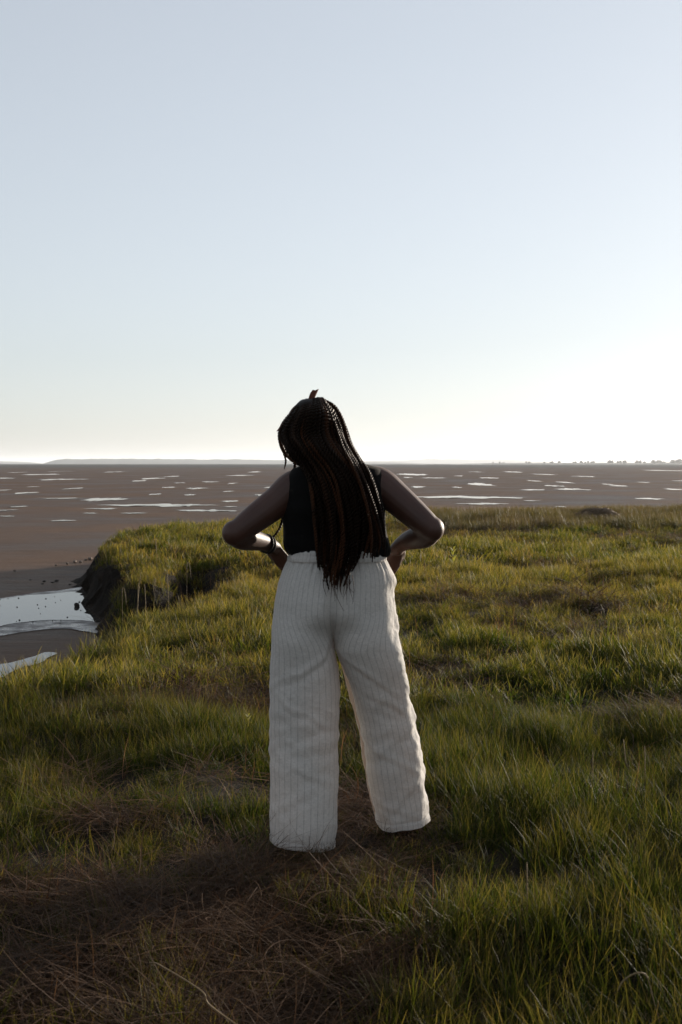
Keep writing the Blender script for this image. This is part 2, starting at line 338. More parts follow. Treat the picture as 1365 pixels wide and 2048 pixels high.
# ------------------------------------------------------------------ terrain
MUDZ = -0.72
def E(px, py): return G(px, py, 0.16)
def K(px, py): return G(px, py, 0.24)
EDGE = np.array([(-14.0, -9), (-14.0, 1.0), (-8.0, 3.6), (-4.2, 5.8), (-3.0, 6.9),
    G(0, 1345, .05), G(70, 1310, .05), G(130, 1280, .08), G(205, 1238, .14), K(232, 1208), K(240, 1190),
    K(300, 1172), K(372, 1150), K(430, 1134), K(478, 1116),
    E(445, 1099), E(392, 1094), E(330, 1108), E(283, 1128), E(270, 1122),
    E(262, 1106), E(240, 1090), E(214, 1078), E(226, 1062), E(246, 1050), E(300, 1042), E(370, 1038), E(450, 1033), E(560, 1027),
    E(680, 1023), E(800, 1021), E(1000, 1017), E(1180, 1015), E(1365, 1012), E(1700, 1010), (30, 40), (30, -9)])
def edge_dist(x, y):                       # > 0 inside the marsh
    x = np.asarray(x, float); y = np.asarray(y, float)
    best = np.full(x.shape, 1e9); ins = np.zeros(x.shape, bool)
    A = EDGE; Bq = np.roll(EDGE, -1, axis=0)
    for (ax, ay), (bx, by) in zip(A, Bq):
        dx, dy = bx - ax, by - ay; L = dx * dx + dy * dy
        t = np.clip(((x - ax) * dx + (y - ay) * dy) / L, 0, 1)
        best = np.minimum(best, (x - ax - t * dx) ** 2 + (y - ay - t * dy) ** 2)
        c = ((ay > y) != (by > y)); 
        with np.errstate(divide='ignore', invalid='ignore'):
            ins ^= c & (x < (bx - ax) * (y - ay) / (by - ay + 1e-12) + ax)
    d = np.sqrt(best); return np.where(ins, d, -d)
def hummock(x, y):
    h = 0.055 * fbm(x * 0.55, y * 0.42, 1.7, 3) + 0.060 * fbm(x * 1.7, y * 1.4, 5.1, 3)
    h += 0.06 * sstep(9, 26, y) * fbm(x * 0.22, y * 0.16, 8.8, 2)
    near = np.exp(-(((x - 0.05) / 0.9) ** 2 + ((y - 4.3) / 0.7) ** 2))
    return h * (1 - near)
def ground(x, y, d=None):
    x = np.asarray(x, float); y = np.asarray(y, float)
    if d is None: d = edge_dist(x, y)
    w = d + 0.16 * fbm(x * 1.3, y * 1.3, 2.2, 3)
    top = hummock(x, y) - 0.10 * (1 - sstep(0.0, 0.9, w))
    f = sstep(-0.50, 0.05, w) 
    talus = MUDZ - 0.06 + 0.10 * np.exp(np.minimum(w + 0.4, 0) * 2.6)
    z = talus * (1 - f) + top * f
    return np.where(w < -0.5, MUDZ - 0.06 + 0.10 * np.exp((w + 0.4) * 2.6) + 0.02 * fbm(x * 3, y * 3, 0.4, 3), z)

st_ = 0.125
xs = np.arange(-15, 26, st_); ys = np.arange(-8, 42, st_)
X, Y = np.meshgrid(xs, ys); D = edge_dist(X, Y); Z = ground(X, Y, D)
bankw = np.exp(-((D + 0.2) / 0.28) ** 2)
X2 = X + bankw * 0.20 * fbm(X * 3.1, Y * 3.1, Z * 4, 3); Y2 = Y + bankw * 0.20 * fbm(X * 3.1 + 40, Y * 3.1, Z * 4, 3)
V = np.stack([X2, Y2, Z], -1).reshape(-1, 3)
ny, nx = X.shape; idx = np.arange(nx * ny).reshape(ny, nx)
F = np.stack([idx[:-1, :-1], idx[:-1, 1:], idx[1:, 1:], idx[1:, :-1]], -1).reshape(-1, 4)
F = F[(V[F, 2].max(1) > MUDZ - 0.045)]
used = np.unique(F); remap = np.full(len(V), -1); remap[used] = np.arange(len(used))
obj('marsh_ground', mesh_np('marsh_ground', V[used], remap[F]), M_SOIL, kind='structure')

# tidal flat: one sheet to the horizon
nr, na = 110, 360
R = np.concatenate([[0.0], np.geomspace(3.0, 32000, nr)]); A = np.linspace(0, 2 * np.pi, na, endpoint=False)
RR, AA = np.meshgrid(R[1:], A, indexing='ij'); MX, MY = RR * np.sin(AA), RR * np.cos(AA)
MZ = MUDZ + np.where(RR < 300, 0.012 * fbm(MX * 0.5, MY * 0.35, 0, 3), 0)
V = np.vstack([[0, 0, MUDZ], np.stack([MX, MY, MZ], -1).reshape(-1, 3)])
i0 = 1 + np.arange((nr) * na).reshape(nr, na)
F4 = np.stack([i0[:-1], np.roll(i0[:-1], -1, 1), np.roll(i0[1:], -1, 1), i0[1:]], -1).reshape(-1, 4)
Ft = [tuple(q) for q in F4[:, ::-1].tolist()] + [(0, int(i0[0, (j + 1) % na]), int(i0[0, j])) for j in range(na)]
obj('mud_flat', mesh_np('mud_flat', V, Ft), M_MUD, kind='structure')

# puddles (pixel centre, width, height)
PUD = [(34,945,16,2),(85,949,65,2.5),(117,943,14,2),(126,959,74,3),(228,944,18,2),(149,977,25,3),(57,986,33,3),(67,974,22,2),(0,957,45,3),(0,981,22,3.5),
 (208,999.5,77,7),(135,997,80,2),(38,1014,24,2.5),(10,1021,35,3),(12,1033,35,2.5),(123,1042,40,3),(205,1018,56,3),(344,1011,205,6),(464,1003,36,3),(405,1022,105,4),(461,1014,25,2.5),
 (270,1027,46,3),(182,1027,24,2),(308,957,40,2.5),(282,962,26,2),(343,953,25,2),(361,966,20,2),(423,964,30,2.5),(338,975,25,2.5),(392,977,35,4.5),(313,989,23,2.5),(380,990,25,2.5),
 (466,967,12,2.5),(457,983,16,3.5),(482,951,48,2.2),(510,944,20,2),(964,969,51,6),(916,975,14,2.5),(950,995,204,4.5),(962,1008,82,4.5),(1066,980,42,3),(1145,979,60,4),(1130,965,22,3),
 (1110,972,30,3),(1067,962,16,2.5),(1090,949,24,2),(1165,953,27,2.5),(1239,972,29,3),(1216,969,16,2.5),(1287,965,14,2),(1298,998,42,3.5),(1350,979,31,3),(1365,962,30,2),(866,956,45,2),
 (917,952,20,2),(835,974,26,4.5),(826,949,55,3),(977,956,35,2),(1026,944,26,1.8),(955,944,24,1.6),(1123,1014,20,2.5),(1061,1002,30,2),(815,955,16,2),(1330,941,40,1.8),(520,990,24,2.5),
 (1420,985,60,3),(-60,1003,60,4),(-80,968,50,3),(1440,1000,60,4),(540,975,20,2.5),(885,928.3,230,0.9)]
def blob_mesh(name, cx, cy, a, b, z, seed, n=72, rough=0.46):
    th = np.linspace(0, 2 * np.pi, n, endpoint=False)
    s = np.abs(np.cos(th)) ** 1.5
    r = 1 + rough * fbm(np.cos(th) * 1.6 + seed * 7.1, np.sin(th) * 1.6, seed, 4)
    r2 = 1 + rough * 1.4 * fbm(np.cos(th) * 4.0 + seed * 3.1, np.sin(th) * 4.0, seed + 9, 3)
    x = cx + a * np.cos(th) * r + a * .5 * vnoise(np.sin(th) * 2.5, seed, 3) ; y = cy + b * np.sin(th) * np.abs(np.sin(th)) ** 0.35 * r2
    V = np.vstack([np.stack([x, y, np.full(n, z)], 1), [cx, cy, z]])
    return mesh_np(name, V, [(i, (i + 1) % n, n) for i in range(n)])
for k, (px, py, w, h) in enumerate(PUD):
    d = FPX * (EYE - MUDZ) / (py - HY); cx = (px - CX) * d / FPX
    a = w / 2 * d / FPX; bq = (.55 + .45 * ((k * 7919) % 13) / 13) * h / 2 * d * d / (FPX * (EYE - MUDZ))
    obj('puddle', blob_mesh('puddle', cx, d, a, bq, MUDZ + 0.02, k * 1.37), M_WATER, kind='structure')
# the pool below the bank
def poly_mesh(name, pts, z):
    P = smooth_path(np.vstack([pts, pts[:1]]), len(pts) * 12)[:-1]
    P = P + 0.10 * np.stack([fbm(P[:, 0] * 1.7, P[:, 1] * 1.7, 3, 4), fbm(P[:, 0] * 1.7 + 9, P[:, 1] * 1.7, 6, 4)], 1)
    me = bpy.data.meshes.new(name); bm = bmesh.new()
    f = bm.faces.new([bm.verts.new((p[0], p[1], z)) for p in P]); bmesh.ops.triangulate(bm, faces=[f]); bm.to_mesh(me); bm.free()
    if me.polygons[0].normal.z < 0: me.flip_normals()
    return me
zw = MUDZ + 0.018
pool = np.array([G(px, py, zw) for px, py in [(-160, 1228), (-80, 1212), (0, 1200), (60, 1191), (120, 1186), (180, 1177), (235, 1171), (285, 1172), (290, 1195), (262, 1222), (215, 1232), (190, 1245), (130, 1240), (60, 1243), (0, 1252), (-80, 1262), (-160, 1266)]])
obj('tide_pool', poly_mesh('tide_pool', pool, zw), M_WATER, kind='structure')
pc = pool.mean(0); obj('wet_mud', poly_mesh('wet_mud', pc + (pool - pc) * (1.12, 1.55) + np.array([.2, 0]), zw - 0.004), M_WET, kind='structure')
pool2 = np.array([G(px, py, zw) for px, py in [(-140, 1368), (-60, 1345), (0, 1329), (50, 1317), (92, 1305), (104, 1309), (70, 1326), (0, 1350), (-80, 1382)]])
obj('tide_pool', poly_mesh('tide_pool', pool2, zw), M_WATER, kind='structure')

# far shores
def ridge(name, prof, D0, depth, ztop_px_to_m, n=160, seed=0.0):
    px = np.linspace(prof[0][0], prof[-1][0], n); hp = np.interp(px, [p[0] for p in prof], [p[1] for p in prof])
    k = 9; V = []
    for j in range(k):
        f = j / (k - 1); s = math.sin(math.pi * f) ** 0.6
        dd = D0 + (f - 0.3) * depth
        x = (px - CX) * dd / FPX; hh = hp * ztop_px_to_m
        z = MUDZ - 0.4 + hh * s * (1 + 0.10 * fbm(px * 0.06, f * 3.0, seed, 4))
        V.append(np.stack([x, np.full(n, dd), z], 1))
    V = np.vstack(V); i = np.arange(n * k).reshape(k, n)
    F = np.stack([i[:-1, :-1], i[:-1, 1:], i[1:, 1:], i[1:, :-1]], -1).reshape(-1, 4)
    return mesh_np(name, V, F)
obj('island_hill', ridge('island_hill', [(85, 0), (100, 5), (118, 9), (150, 10.5), (260, 10), (400, 9.6), (480, 9), (560, 8), (650, 6.5), (740, 4), (800, 3), (860, 0)], 9000, 900, 9000 / FPX, seed=1.0), M_HILL, kind='structure')
obj('distant_hill', ridge('distant_hill', [(200, 0), (300, 11), (370, 15.5), (440, 12), (520, 14), (620, 12), (720, 9), (800, 12), (870, 17), (940, 14), (1010, 16), (1080, 8), (1150, 0)], 15000, 1500, 9000 / FPX, seed=4.0), M_HILL, kind='structure')
obj('distant_hill', ridge('distant_hill', [(-500, 3), (-300, 7), (-100, 5), (0, 5), (60, 3.5), (90, 0)], 13500, 1500, 13500 / FPX, seed=6.0), M_HILL, kind='structure')
obj('far_shore', ridge('far_shore', [(900, 0), (980, 2.2), (1100, 3), (1300, 3.6), (1500, 4.5), (1900, 5)], 5000, 500, 5000 / FPX, seed=3.0), M_HILL, kind='structure')
parts = []
for k in range(150):
    px = rng.uniform(985, 1800); f = (px - 985) / 400
    if fbm(px * 0.035, 2.0, 1.0, 2) < -0.15 - 0.2 * f: continue
    h = (2.4 + 3.6 * min(f, 1)) * rng.uniform(0.6, 1.15) * 5000 / FPX
    d = 4850 + rng.uniform(-60, 60); r = rng.uniform(0.5, 1.0) * h
    c = ((px - CX) * d / FPX, d, 2.0 + h * 0.62)
    v, f_ = ball(c, (r, r * .8, h * 0.62), 10, 7)
    v = v + (v - np.array(c)) * (0.35 * fbm(v[:, 0] * 0.25, v[:, 1] * 0.25, v[:, 2] * 0.25, 2))[:, None]
    parts.append((v, f_)); parts.append(tube([(c[0], d, -1), (c[0], d, c[2])], 0.5, 5))
obj('far_wood', mesh_np('far_wood', *join(parts)), M_WOOD, kind='stuff', label='hazy line of trees along the far low shore', category='wood')
tw = empty('mast', W(1225, 926, 4700), label='thin mast rising above the hazy far tree line', category='mast')
v, f_ = tube([(0, 0, -1.5), (0, 0, 9.0), (0, 0, 16.5)], [1.3, 1.0, 0.7], 8); obj('shaft', mesh_np('shaft', v, f_), M_WOOD, tw)
v, f_ = tube([(0, 0, 15.5), (0, 0, 17.5), (0, 0, 18.3)], [1.6, 1.7, 0.8], 8); obj('cap', mesh_np('cap', v, f_), M_WOOD, tw)

# ------------------------------------------------------------------ the person
D0 = 4.36; S = D0 / FPX
person = empty('person', (float(W(690, 1700, D0)[0]), D0, 0.0), label='person from behind in black top and striped linen trousers, hands on hips', category='person')
def pobj(name, me, material, parent=None):
    o = obj(name, me, material, parent or person)
    o.matrix_parent_inverse = Matrix.Translation(-Vector(person.location)) if parent is None else Matrix.Identity(4)
    return o
def wp(rows):                              # rows: px, py, depth offset, ...
    return np.array([np.concatenate([W(r[0], r[1], D0 + r[2]), r[3:]]) for r in rows])

# --- torso rows: py, px left, px right, centre depth, half depth back, half depth front
TOR = np.array([(922, 642, 694, 0.00, .062, .058), (930, 622, 722, 0.00, .075, .065), (938, 600, 748, .00, .088, .075), (950, 584, 760, .00, .100, .088), (975, 576, 766, .0, .112, .105),
  (1010, 574, 768, .0, .115, .125), (1045, 576, 768, .01, .108, .130), (1075, 580, 768, .015, .100, .120), (1105, 578, 770, .01, .100, .115), (1140, 566, 778, .0, .118, .115),
  (1190, 558, 780, .0, .105, .105), (1225, 566, 772, .0, .07, .085), (1250, 600, 740, .0, .03, .05)])
def ring_loft(rows, grow=0.0, n=64, m=60, power=2.35):
    py = rows[:, 0]; q = np.linspace(py[0], py[-1], m); Rr = np.stack([np.interp(q, py, rows[:, k]) for k in range(1, 6)], 1)
    ker = np.array([.25, .5, .25])
    for _ in range(3):
        for k in range(5): Rr[1:-1, k] = np.convolve(Rr[:, k], ker, 'valid')
    th = np.linspace(0, 2 * np.pi, n, endpoint=False); c, s = np.cos(th), np.sin(th)
    cc = np.sign(c) * np.abs(c) ** (2 / power); ss = np.sign(s) * np.abs(s) ** (2 / power)
    V = []
    for k in range(m):
        l, r, dc, bb, bf = Rr[k]; a = (r - l) / 2 * S + grow; cx = ((l + r) / 2 - CX) * S
        V.append(np.stack([cx + a * cc, D0 + dc + np.where(ss < 0, bb + grow, bf + grow) * ss, np.full(n, EYE - (q[k] - HY) * S)], 1))
    V = np.vstack(V); F = []
    for k in range(m - 1):
        for j in range(n): F.append((k * n + j, (k + 1) * n + j, (k + 1) * n + (j + 1) % n, k * n + (j + 1) % n))
    return V, F, n, m
def capped(V, F, n, m, dz=0.01):
    V = np.vstack([V, V[:n].mean(0) + (0, 0, dz), V[-n:].mean(0) - (0, 0, dz)]); a = n * m
    for j in range(n): F.append((j, (j + 1) % n, a)); F.append(((m - 1) * n + (j + 1) % n, (m - 1) * n + j, a + 1))
    return V, F
pieces = [capped(*ring_loft(TOR, -0.009, power=2.0))]
def limb(rows, n=40, sides=18, flat=None):
    P = smooth_path(wp(rows), n); return tube(P[:, :3], P[:, 3], sides, flat=flat)
LARM = [(608, 968, .0, .060), (585, 978, .0, .064), (556, 1003, -.012, .0585), (520, 1030, -.032, .0535), (488, 1055, -.052, .0475), (471, 1069, -.055, .0445)]
LFOR = [(470, 1068, -.055, .044), (484, 1075, -.02, .047), (503, 1079, .03, .0435), (524, 1084, .08, .0345), (541, 1090, .12, .0275), (551, 1098, .145, .028)]
RARM = [(738, 962, .0, .060), (762, 972, .0, .065), (790, 994, -.012, .0595), (822, 1022, -.032, .054), (850, 1047, -.052, .048), (862, 1060, -.055, .045)]
RFOR = [(863, 1059, -.055, .045), (850, 1071, -.02, .047), (831, 1077, .03, .0425), (813, 1083, .08, .034), (799, 1092, .115, .0275), (793, 1100, .135, .028)]
pieces += [limb(LARM), limb(LFOR, flat=.95), limb(RARM), limb(RFOR, flat=.95), ball(W(470, 1066, D0 - .055), .0468), ball(W(863, 1058, D0 - .055), .0472), ball(W(480, 1064, D0 - .04), .046), ball(W(853, 1058, D0 - .04), .046)]
# legs and feet
def foot(ank, yaw, roll):
    ca, sa = math.cos(yaw), math.sin(yaw)
    def L(x, y, z): return np.array([ank[0] + x * ca - y * sa, ank[1] + x * sa + y * ca, z])
    P = [L(0, -.052, .030), L(0, -.02, .034), L(0, .04, .034), L(0.004, .10, .030), L(.006, .15, .020)]
    out = [tube(smooth_path(P, 24), np.interp(np.linspace(0, 1, 24), [0, .25, .6, .85, 1], [.026, .034, .040, .046, .040]), 14, flat=0.62, up=(0, 0, 1))]
    out.append(tube([L(0, -.03, .03), L(0, -.01, .07), ank], [.028, .033, .036], 12))
    for k in range(5):
        x = (-.034 + .017 * k) * roll; ln = .052 - .007 * k; r = .0125 - .0014 * k
        out.append(tube([L(x, .14, .016), L(x * 1.08, .155 + ln * .6, .017), L(x * 1.1, .155 + ln, .012)], [r, r, r * .8], 8))
    return out
LANK = W(643, 1668, D0 + .03); RANK = W(812, 1634, D0 + .16)
def leg(rows, ank):
    P = wp(rows); P = np.vstack([P, [*ank, .037]]); P = smooth_path(P, 50); return tube(P[:, :3], P[:, 3], 18)
pieces += [leg([(618, 1215, -.01, .098), (608, 1290, .0, .088), (604, 1400, .01, .066), (605, 1450, .01, .060), (616, 1520, -.01, .058), (636, 1620, .0, .042)], LANK),
           leg([(728, 1215, -.01, .098), (738, 1290, .02, .088), (762, 1400, .06, .066), (772, 1445, .075, .060), (786, 1510, .085, .058), (804, 1590, .13, .042)], RANK)]
pieces += foot(LANK, math.radians(12), 1) + foot(RANK, math.radians(-22), -1)
# neck and head
HM = (Euler((math.radians(-16), math.radians(-17), math.radians(6)))).to_matrix()
HC = Vector(W(627, 860, D0 + .035))
def H(x, y, z): return np.array(HC + HM @ Vector((x, y, z)))
pieces.append(tube(smooth_path([W(668, 945, D0), W(660, 922, D0 + .008), W(648, 900, D0 + .02), W(640, 885, D0 + .03)], 16), [.060] * 8 + [.057] * 8, 18))
HMn = np.array(HM)
pieces += [ball(H(0, -.01, .012), (.074, .094, .100), 28, 18, HMn), ball(H(0, .030, -.038), (.060, .062, .075), 24, 14, HMn), ball(H(0, .062, -.088), (.034, .030, .028), 16, 10, HMn)]
pieces.append(tube([H(0, .088, .012), H(0, .104, -.012), H(0, .112, -.030)], [.008, .010, .014], 8))           # nose
pieces += [ball(H(.012, .100, -.034), .010, 10, 8), ball(H(-.012, .100, -.034), .010, 10, 8)]
for sx in (-1, 1): pieces += [ball(H(sx * .076, .000, -.012), (.009, .019, .032), 12, 10, HMn), ball(H(sx * .030, .074, .022), (.022, .012, .009), 12, 8, HMn), ball(H(sx * .040, .062, -.022), (.022, .02, .02), 12, 8, HMn)]
# hands
def hand(wrist, f, n, mir):
    f = Vector(f).normalized(); n = Vector(n); n = (n - f * n.dot(f)).normalized(); w = f.cross(n) * mir   # w towards the thumb
    wr = Vector(wrist); out = []
    def L(a, b, c): return np.array(wr + f * a + w * b + n * c)
    P = [L(-.012, 0, 0), L(.015, .000, 0), L(.05, .002, .001), L(.088, .0, .0)]
    out.append(tube(smooth_path(P, 16), np.interp(np.linspace(0, 1, 16), [0, .3, .7, 1], [.026, .033, .040, .038]), 14, flat=.36, up=tuple(n)))
    ln = [.070, .080, .074, .058]
    for k in range(4):
        b0 = .029 - .0195 * k; l = ln[k]; r = .0088 if k < 3 else .0078
        pts = []; p = Vector(L(.082 - (.006 if k == 3 else 0), b0, .0)); ang = math.radians(14 + 4 * k); d = f * math.cos(ang) + n * math.sin(ang)
        pts.append(p - d * .014); pts.append(p)
        for seg, bend in ((.44, 34), (.32, 40), (.24, 24)):
            p = p + d * l * seg; pts.append(p); ang += math.radians(bend); d = f * math.cos(ang) + n * math.sin(ang)
        out.append(tube(smooth_path([np.array(q) for q in pts], 20), np.interp(np.linspace(0, 1, 20), [0, .3, .5, .7, 1], [r, r * 1.06, r * .95, r, r * .72]), 10))
    pts = [L(.008, .020, .004), L(.030, .040, .010), L(.058, .052, .020), L(.082, .052, .032)]
    out.append(tube(smooth_path(pts, 18), np.interp(np.linspace(0, 1, 18), [0, .35, .7, 1], [.015, .0125, .0105, .008]), 10))
    return out
LW = W(547, 1094, D0 + .14); RW = W(797, 1097, D0 + .13)
pieces += hand(LW, (.42, .30, -.66), (.50, .80, .30), -1)
pieces += hand(RW, (-.26, .30, -.72), (-.55, .80, .25), 1)
V, F = join(pieces)
body = pobj('body', remeshed(V, F, 0.0036, 9, 'body'), M_SKIN)
for sx in (-1, 1):
    e = pobj('eye', mesh_np('eye', *ball(H(sx * .031, .073, .004), .0125, 14, 10)), M_EYE)
    e.parent = body; e.matrix_parent_inverse = Matrix.Identity(4)
    i_ = pobj('iris', mesh_np('iris', *ball(H(sx * .031, .0822, .004), (.006, .0042, .006), 12, 8, HMn)), M_IRIS); i_.parent = body; i_.matrix_parent_inverse = Matrix.Identity(4)
V, F = join([tube(smooth_path([H(-.026, .080, -.062), H(-.010, .093, -.058), H(0, .094, -.060), H(.010, .093, -.058), H(.026, .080, -.062)], 14), [.003, .005, .006, .0065, .006, .006, .006, .006, .006, .006, .0065, .006, .005, .003], 8),
             tube(smooth_path([H(-.024, .080, -.066), H(0, .094, -.071), H(.024, .080, -.066)], 12), [.003] + [.007] * 10 + [.003], 8)])
lp = pobj('lips', mesh_np('lips', V, F), M_LIP); lp.parent = body; lp.matrix_parent_inverse = Matrix.Identity(4)
body.matrix_parent_inverse = Matrix.Translation(-Vector(person.location))

# --- black sleeveless top
TOP = np.array([(919, 640, 698, 0.00, .070, .066), (924, 630, 712, 0.00, .078, .072), (931, 606, 742, .00, .088, .080), (937, 588, 760, .00, .098, .088), (950, 579, 766, .00, .112, .100), (980, 574, 768, .0, .122, .122),
  (1015, 571, 769, .0, .124, .142), (1045, 568, 769, .01, .120, .145), (1068, 568, 773, .015, .116, .142), (1088, 566, 778, .012, .116, .140), (1103, 571, 777, .01, .114, .134), (1112, 578, 774, .01, .110, .128)])
V, F, n, m_ = ring_loft(TOP, 0.004, 160, 150, 2.5)
ctr = np.array([((578 + 768) / 2 - CX) * S, D0 + .01, 0]); dirv = V - ctr; dirv[:, 2] = 0; dirv /= np.linalg.norm(dirv, axis=1)[:, None]
py_ = HY + (EYE - V[:, 2]) / S; ang = np.arctan2(dirv[:, 1], dirv[:, 0])
low = sstep(1020, 1095, py_)
disp = .006 * low * fbm(np.cos(ang) * 5, np.sin(ang) * 5, V[:, 2] * 4, 3) + .004 * sstep(950, 1000, py_) * fbm(np.cos(ang) * 2 + V[:, 2] * 9, np.sin(ang) * 2, V[:, 2] * 14, 3)
disp += .003 * sstep(1085, 1110, py_) * np.sin(ang * 26 + 3 * np.sin(ang * 3))
V = V + dirv * disp[:, None]
V[:, 2] += .010 * sstep(1080, 1112, py_) * fbm(np.cos(ang) * 1.8, np.sin(ang) * 1.8, 3.0, 2)
top_me = mesh_np('tank_top', V, F)
top_o = pobj('tank_top', top_me, M_TOP)
sol = top_o.modifiers.new('thickness', 'SOLIDIFY'); sol.thickness = 0.0016; sol.offset = -1

# --- trousers
def col(rows, k, q):
    v = np.interp(q, [r[0] for r in rows], [r[k] for r in rows]); ker = np.array([.25, .5, .25])
    for _ in range(6): v[1:-1] = np.convolve(v, ker, 'valid')
    return v
# py, outer px, inner px (below the crotch), leg depth offset, half depth back, half depth front
LROW = [(1106, 581, 672, .0, .112, .128), (1118, 578, 672, .0, .116, .130), (1140, 566, 671, .0, .128, .130), (1165, 556, 670, .0, .140, .130), (1200, 548, 668, .0, .152, .126), (1240, 543, 667, .0, .150, .120), (1270, 541, 667, .0, .138, .116), (1295, 540, 669, .0, .124, .110), (1330, 539, 676, .0, .112, .105),
        (1370, 539, 678, .0, .106, .100), (1450, 539, 678, .0, .102, .098), (1550, 538, 678, -.01, .102, .100), (1640, 537, 675, -.02, .104, .104), (1683, 537, 669, -.02, .102, .104)]
RROW = [(1106, 769, 672, .0, .112, .128), (1118, 771, 672, .0, .116, .130), (1140, 782, 671, .0, .128, .130), (1165, 787, 670, .0, .140, .130), (1200, 787, 668, .0, .152, .126), (1240, 792, 667, .0, .150, .120), (1270, 797, 667, .0, .138, .116), (1295, 803, 669, .0, .124, .110), (1330, 812, 683, .01, .112, .105),
        (1370, 819, 697, .035, .106, .100), (1450, 833, 716, .07, .102, .098), (1530, 850, 729, .10, .102, .100), (1600, 859, 743, .13, .104, .102), (1638, 860, 752, .14, .100, .102)]
NR, NP = 260, 150
def legmesh(rows, side, hem):
    q = np.concatenate([np.linspace(1106, 1310, 110), np.linspace(1310, rows[-1][0], NR - 109)[1:]])
    o_, i_, dc, bb, bf = [col(rows, k, q) for k in range(1, 6)]
    tt = np.linspace(0, 1, NP); P = np.zeros((NR, NP, 3))
    for k in range(NR):
        sc = (D0 + dc[k]) / FPX; z0 = EYE - (q[k] - HY) * sc
        xo, xi = (o_[k] - CX) * sc, (i_[k] - CX) * sc
        th = np.radians(-90 + 180 * tt); A_ = xo - xi; p = 2.0
        cth, sth = np.cos(th), np.sin(th); ce = np.abs(cth) ** (2 / p); se = np.sign(sth) * np.abs(sth) ** (2 / p)
        B = np.where(sth < 0, bb[k], bf[k])
        half = np.stack([xi + A_ * ce, D0 + dc[k] + B * se], 1)
        cl = np.exp(-((half[:, 0] - xi) / .030) ** 2) * sstep(1135, 1235, q[k]) * .030
        half[:, 1] += np.where(sth < 0, cl, 0)
        ph = np.radians(-180 + 360 * tt); c2, s2 = np.cos(ph), np.sin(ph)
        c2 = np.sign(c2) * np.abs(c2) ** (2 / p); s2 = np.sign(s2) * np.abs(s2) ** (2 / p)
        a = (xo - xi) / 2; cl2 = np.stack([(xo + xi) / 2 + a * c2, D0 + dc[k] + np.where(s2 < 0, bb[k], bf[k]) * s2], 1)
        wv = float(sstep(1215, 1303, q[k]))
        P[k, :, :2] = half * (1 - wv) + cl2 * wv
        hz = float(sstep(1450, rows[-1][0], q[k]))
        rel = (P[k, :, 0] - (xo + xi) / 2) / abs(a); rely = (P[k, :, 1] - D0 - dc[k]) / .1
        P[k, :, 2] = z0 + hz * (hem[0] * rel + hem[1] * rely)
    # creases, along the surface normal
    du = np.gradient(P, axis=1); dv = np.gradient(P, axis=0); nrm = np.cross(du, dv); nrm /= np.linalg.norm(nrm, axis=2)[:, :, None] + 1e-9
    cen = P.mean(axis=1, keepdims=True); nrm *= np.where(((P - cen) * nrm).sum(2) < 0, -1, 1)[:, :, None]
    U = np.broadcast_to(tt[None, :] * 22, (NR, NP)); Q = np.broadcast_to(q[:, None], (NR, NP)); x, y, z = P[..., 0], P[..., 1], P[..., 2]
    g = np.exp(-((Q - 1122) / 16) ** 2) + .55 * sstep(1112, 1128, Q) * (1 - sstep(1130, 1185, Q))
    d = .0032 * g * fbm(U * 1.7, Q * .006, side + 3, 3)
    ends = np.minimum(sstep(0, .07, tt), 1 - sstep(.93, 1, tt))[None, :] * (1 - sstep(1312, 1345, Q)) + sstep(1312, 1345, Q)
    d = d + .0060 * sstep(1130, 1200, Q) * fbm(U * .16 + Q * .004 * side, Q * .007, side * 4, 3) + .0075 * sstep(1180, 1450, Q) * vnoise(U * .42 + Q * .0016 * side, Q * .0022, side * 5)
    d = d + .0026 * sstep(1250, 1400, Q) * fbm(U * .22 + Q * .011 * side, Q * .021, side * 9, 4)
    ridge_ = 1 - np.abs(fbm(U * .20 - Q * .010 * side, Q * .016 + U * .05, side * 13, 3)); d = d + .0045 * sstep(1220, 1420, Q) * (ridge_ - .6)
    ridge2 = 1 - np.abs(fbm(U * .75 + Q * .020, Q * .034, side * 21, 3)); d = d + .0012 * sstep(1130, 1300, Q) * (ridge2 - .6)
    if side > 0:                            # the outer side of the sunlit leg is the most crumpled
        outer = np.exp(-((U - 11.5) / 3.0) ** 2)
        d = d + outer * sstep(1135, 1165, Q) * (.0060 * fbm(U * .55, Q * .028, 31, 3) + .0022 * fbm(U * 1.2, Q * .09, 33, 2))
        d = d + .010 * np.exp(-((U - 11.0) / 2.5) ** 2 - ((Q - 1158) / 15) ** 2)
    knee = np.exp(-((Q - 1470) / 60) ** 2); d = d + .0018 * knee * np.sin(Q * .16 + U * .5 * side + 2 * fbm(U * .3, Q * .01, 2, 2))
    for u0, q0, sl, A_, wd, ul in ([(7, 1345, 9, .005, 9, 4), (5, 1420, -10, .0045, 8, 4), (8, 1475, 8, .005, 10, 4), (4, 1540, -7, .004, 8, 4), (8, 1600, 9, .0045, 10, 3.5), (3, 1305, 14, .005, 8, 3)] if side < 0 else
                                   [(4, 1330, 14, .005, 9, 3.5), (6, 1395, 9, .0045, 9, 4), (8, 1455, -9, .005, 9, 4), (5, 1500, 10, .0045, 8, 4), (7, 1560, -12, .005, 10, 4), (4, 1590, 8, .004, 8, 3)]):
        ln_ = (Q - q0 - sl * (U - u0) - 6 * vnoise(U * .6, q0)) / wd; d = d + .65 * A_ * (np.exp(-ln_ ** 2) - .6 * np.exp(-(ln_ - 1.5) ** 2)) * np.exp(-((U - u0) / ul) ** 2)
    qe = rows[-1][0]; d = d - .0016 * np.exp(-((Q - qe + 13) / 2.2) ** 2) + .0012 * sstep(qe - 13, qe - 10, Q)
    P = P + nrm * (d * ends)[:, :, None]
    P[:, :, 2] += .010 * sstep(qe - 120, qe, Q) * fbm(U * .35, 0 * Q, side * 7, 2) * ends
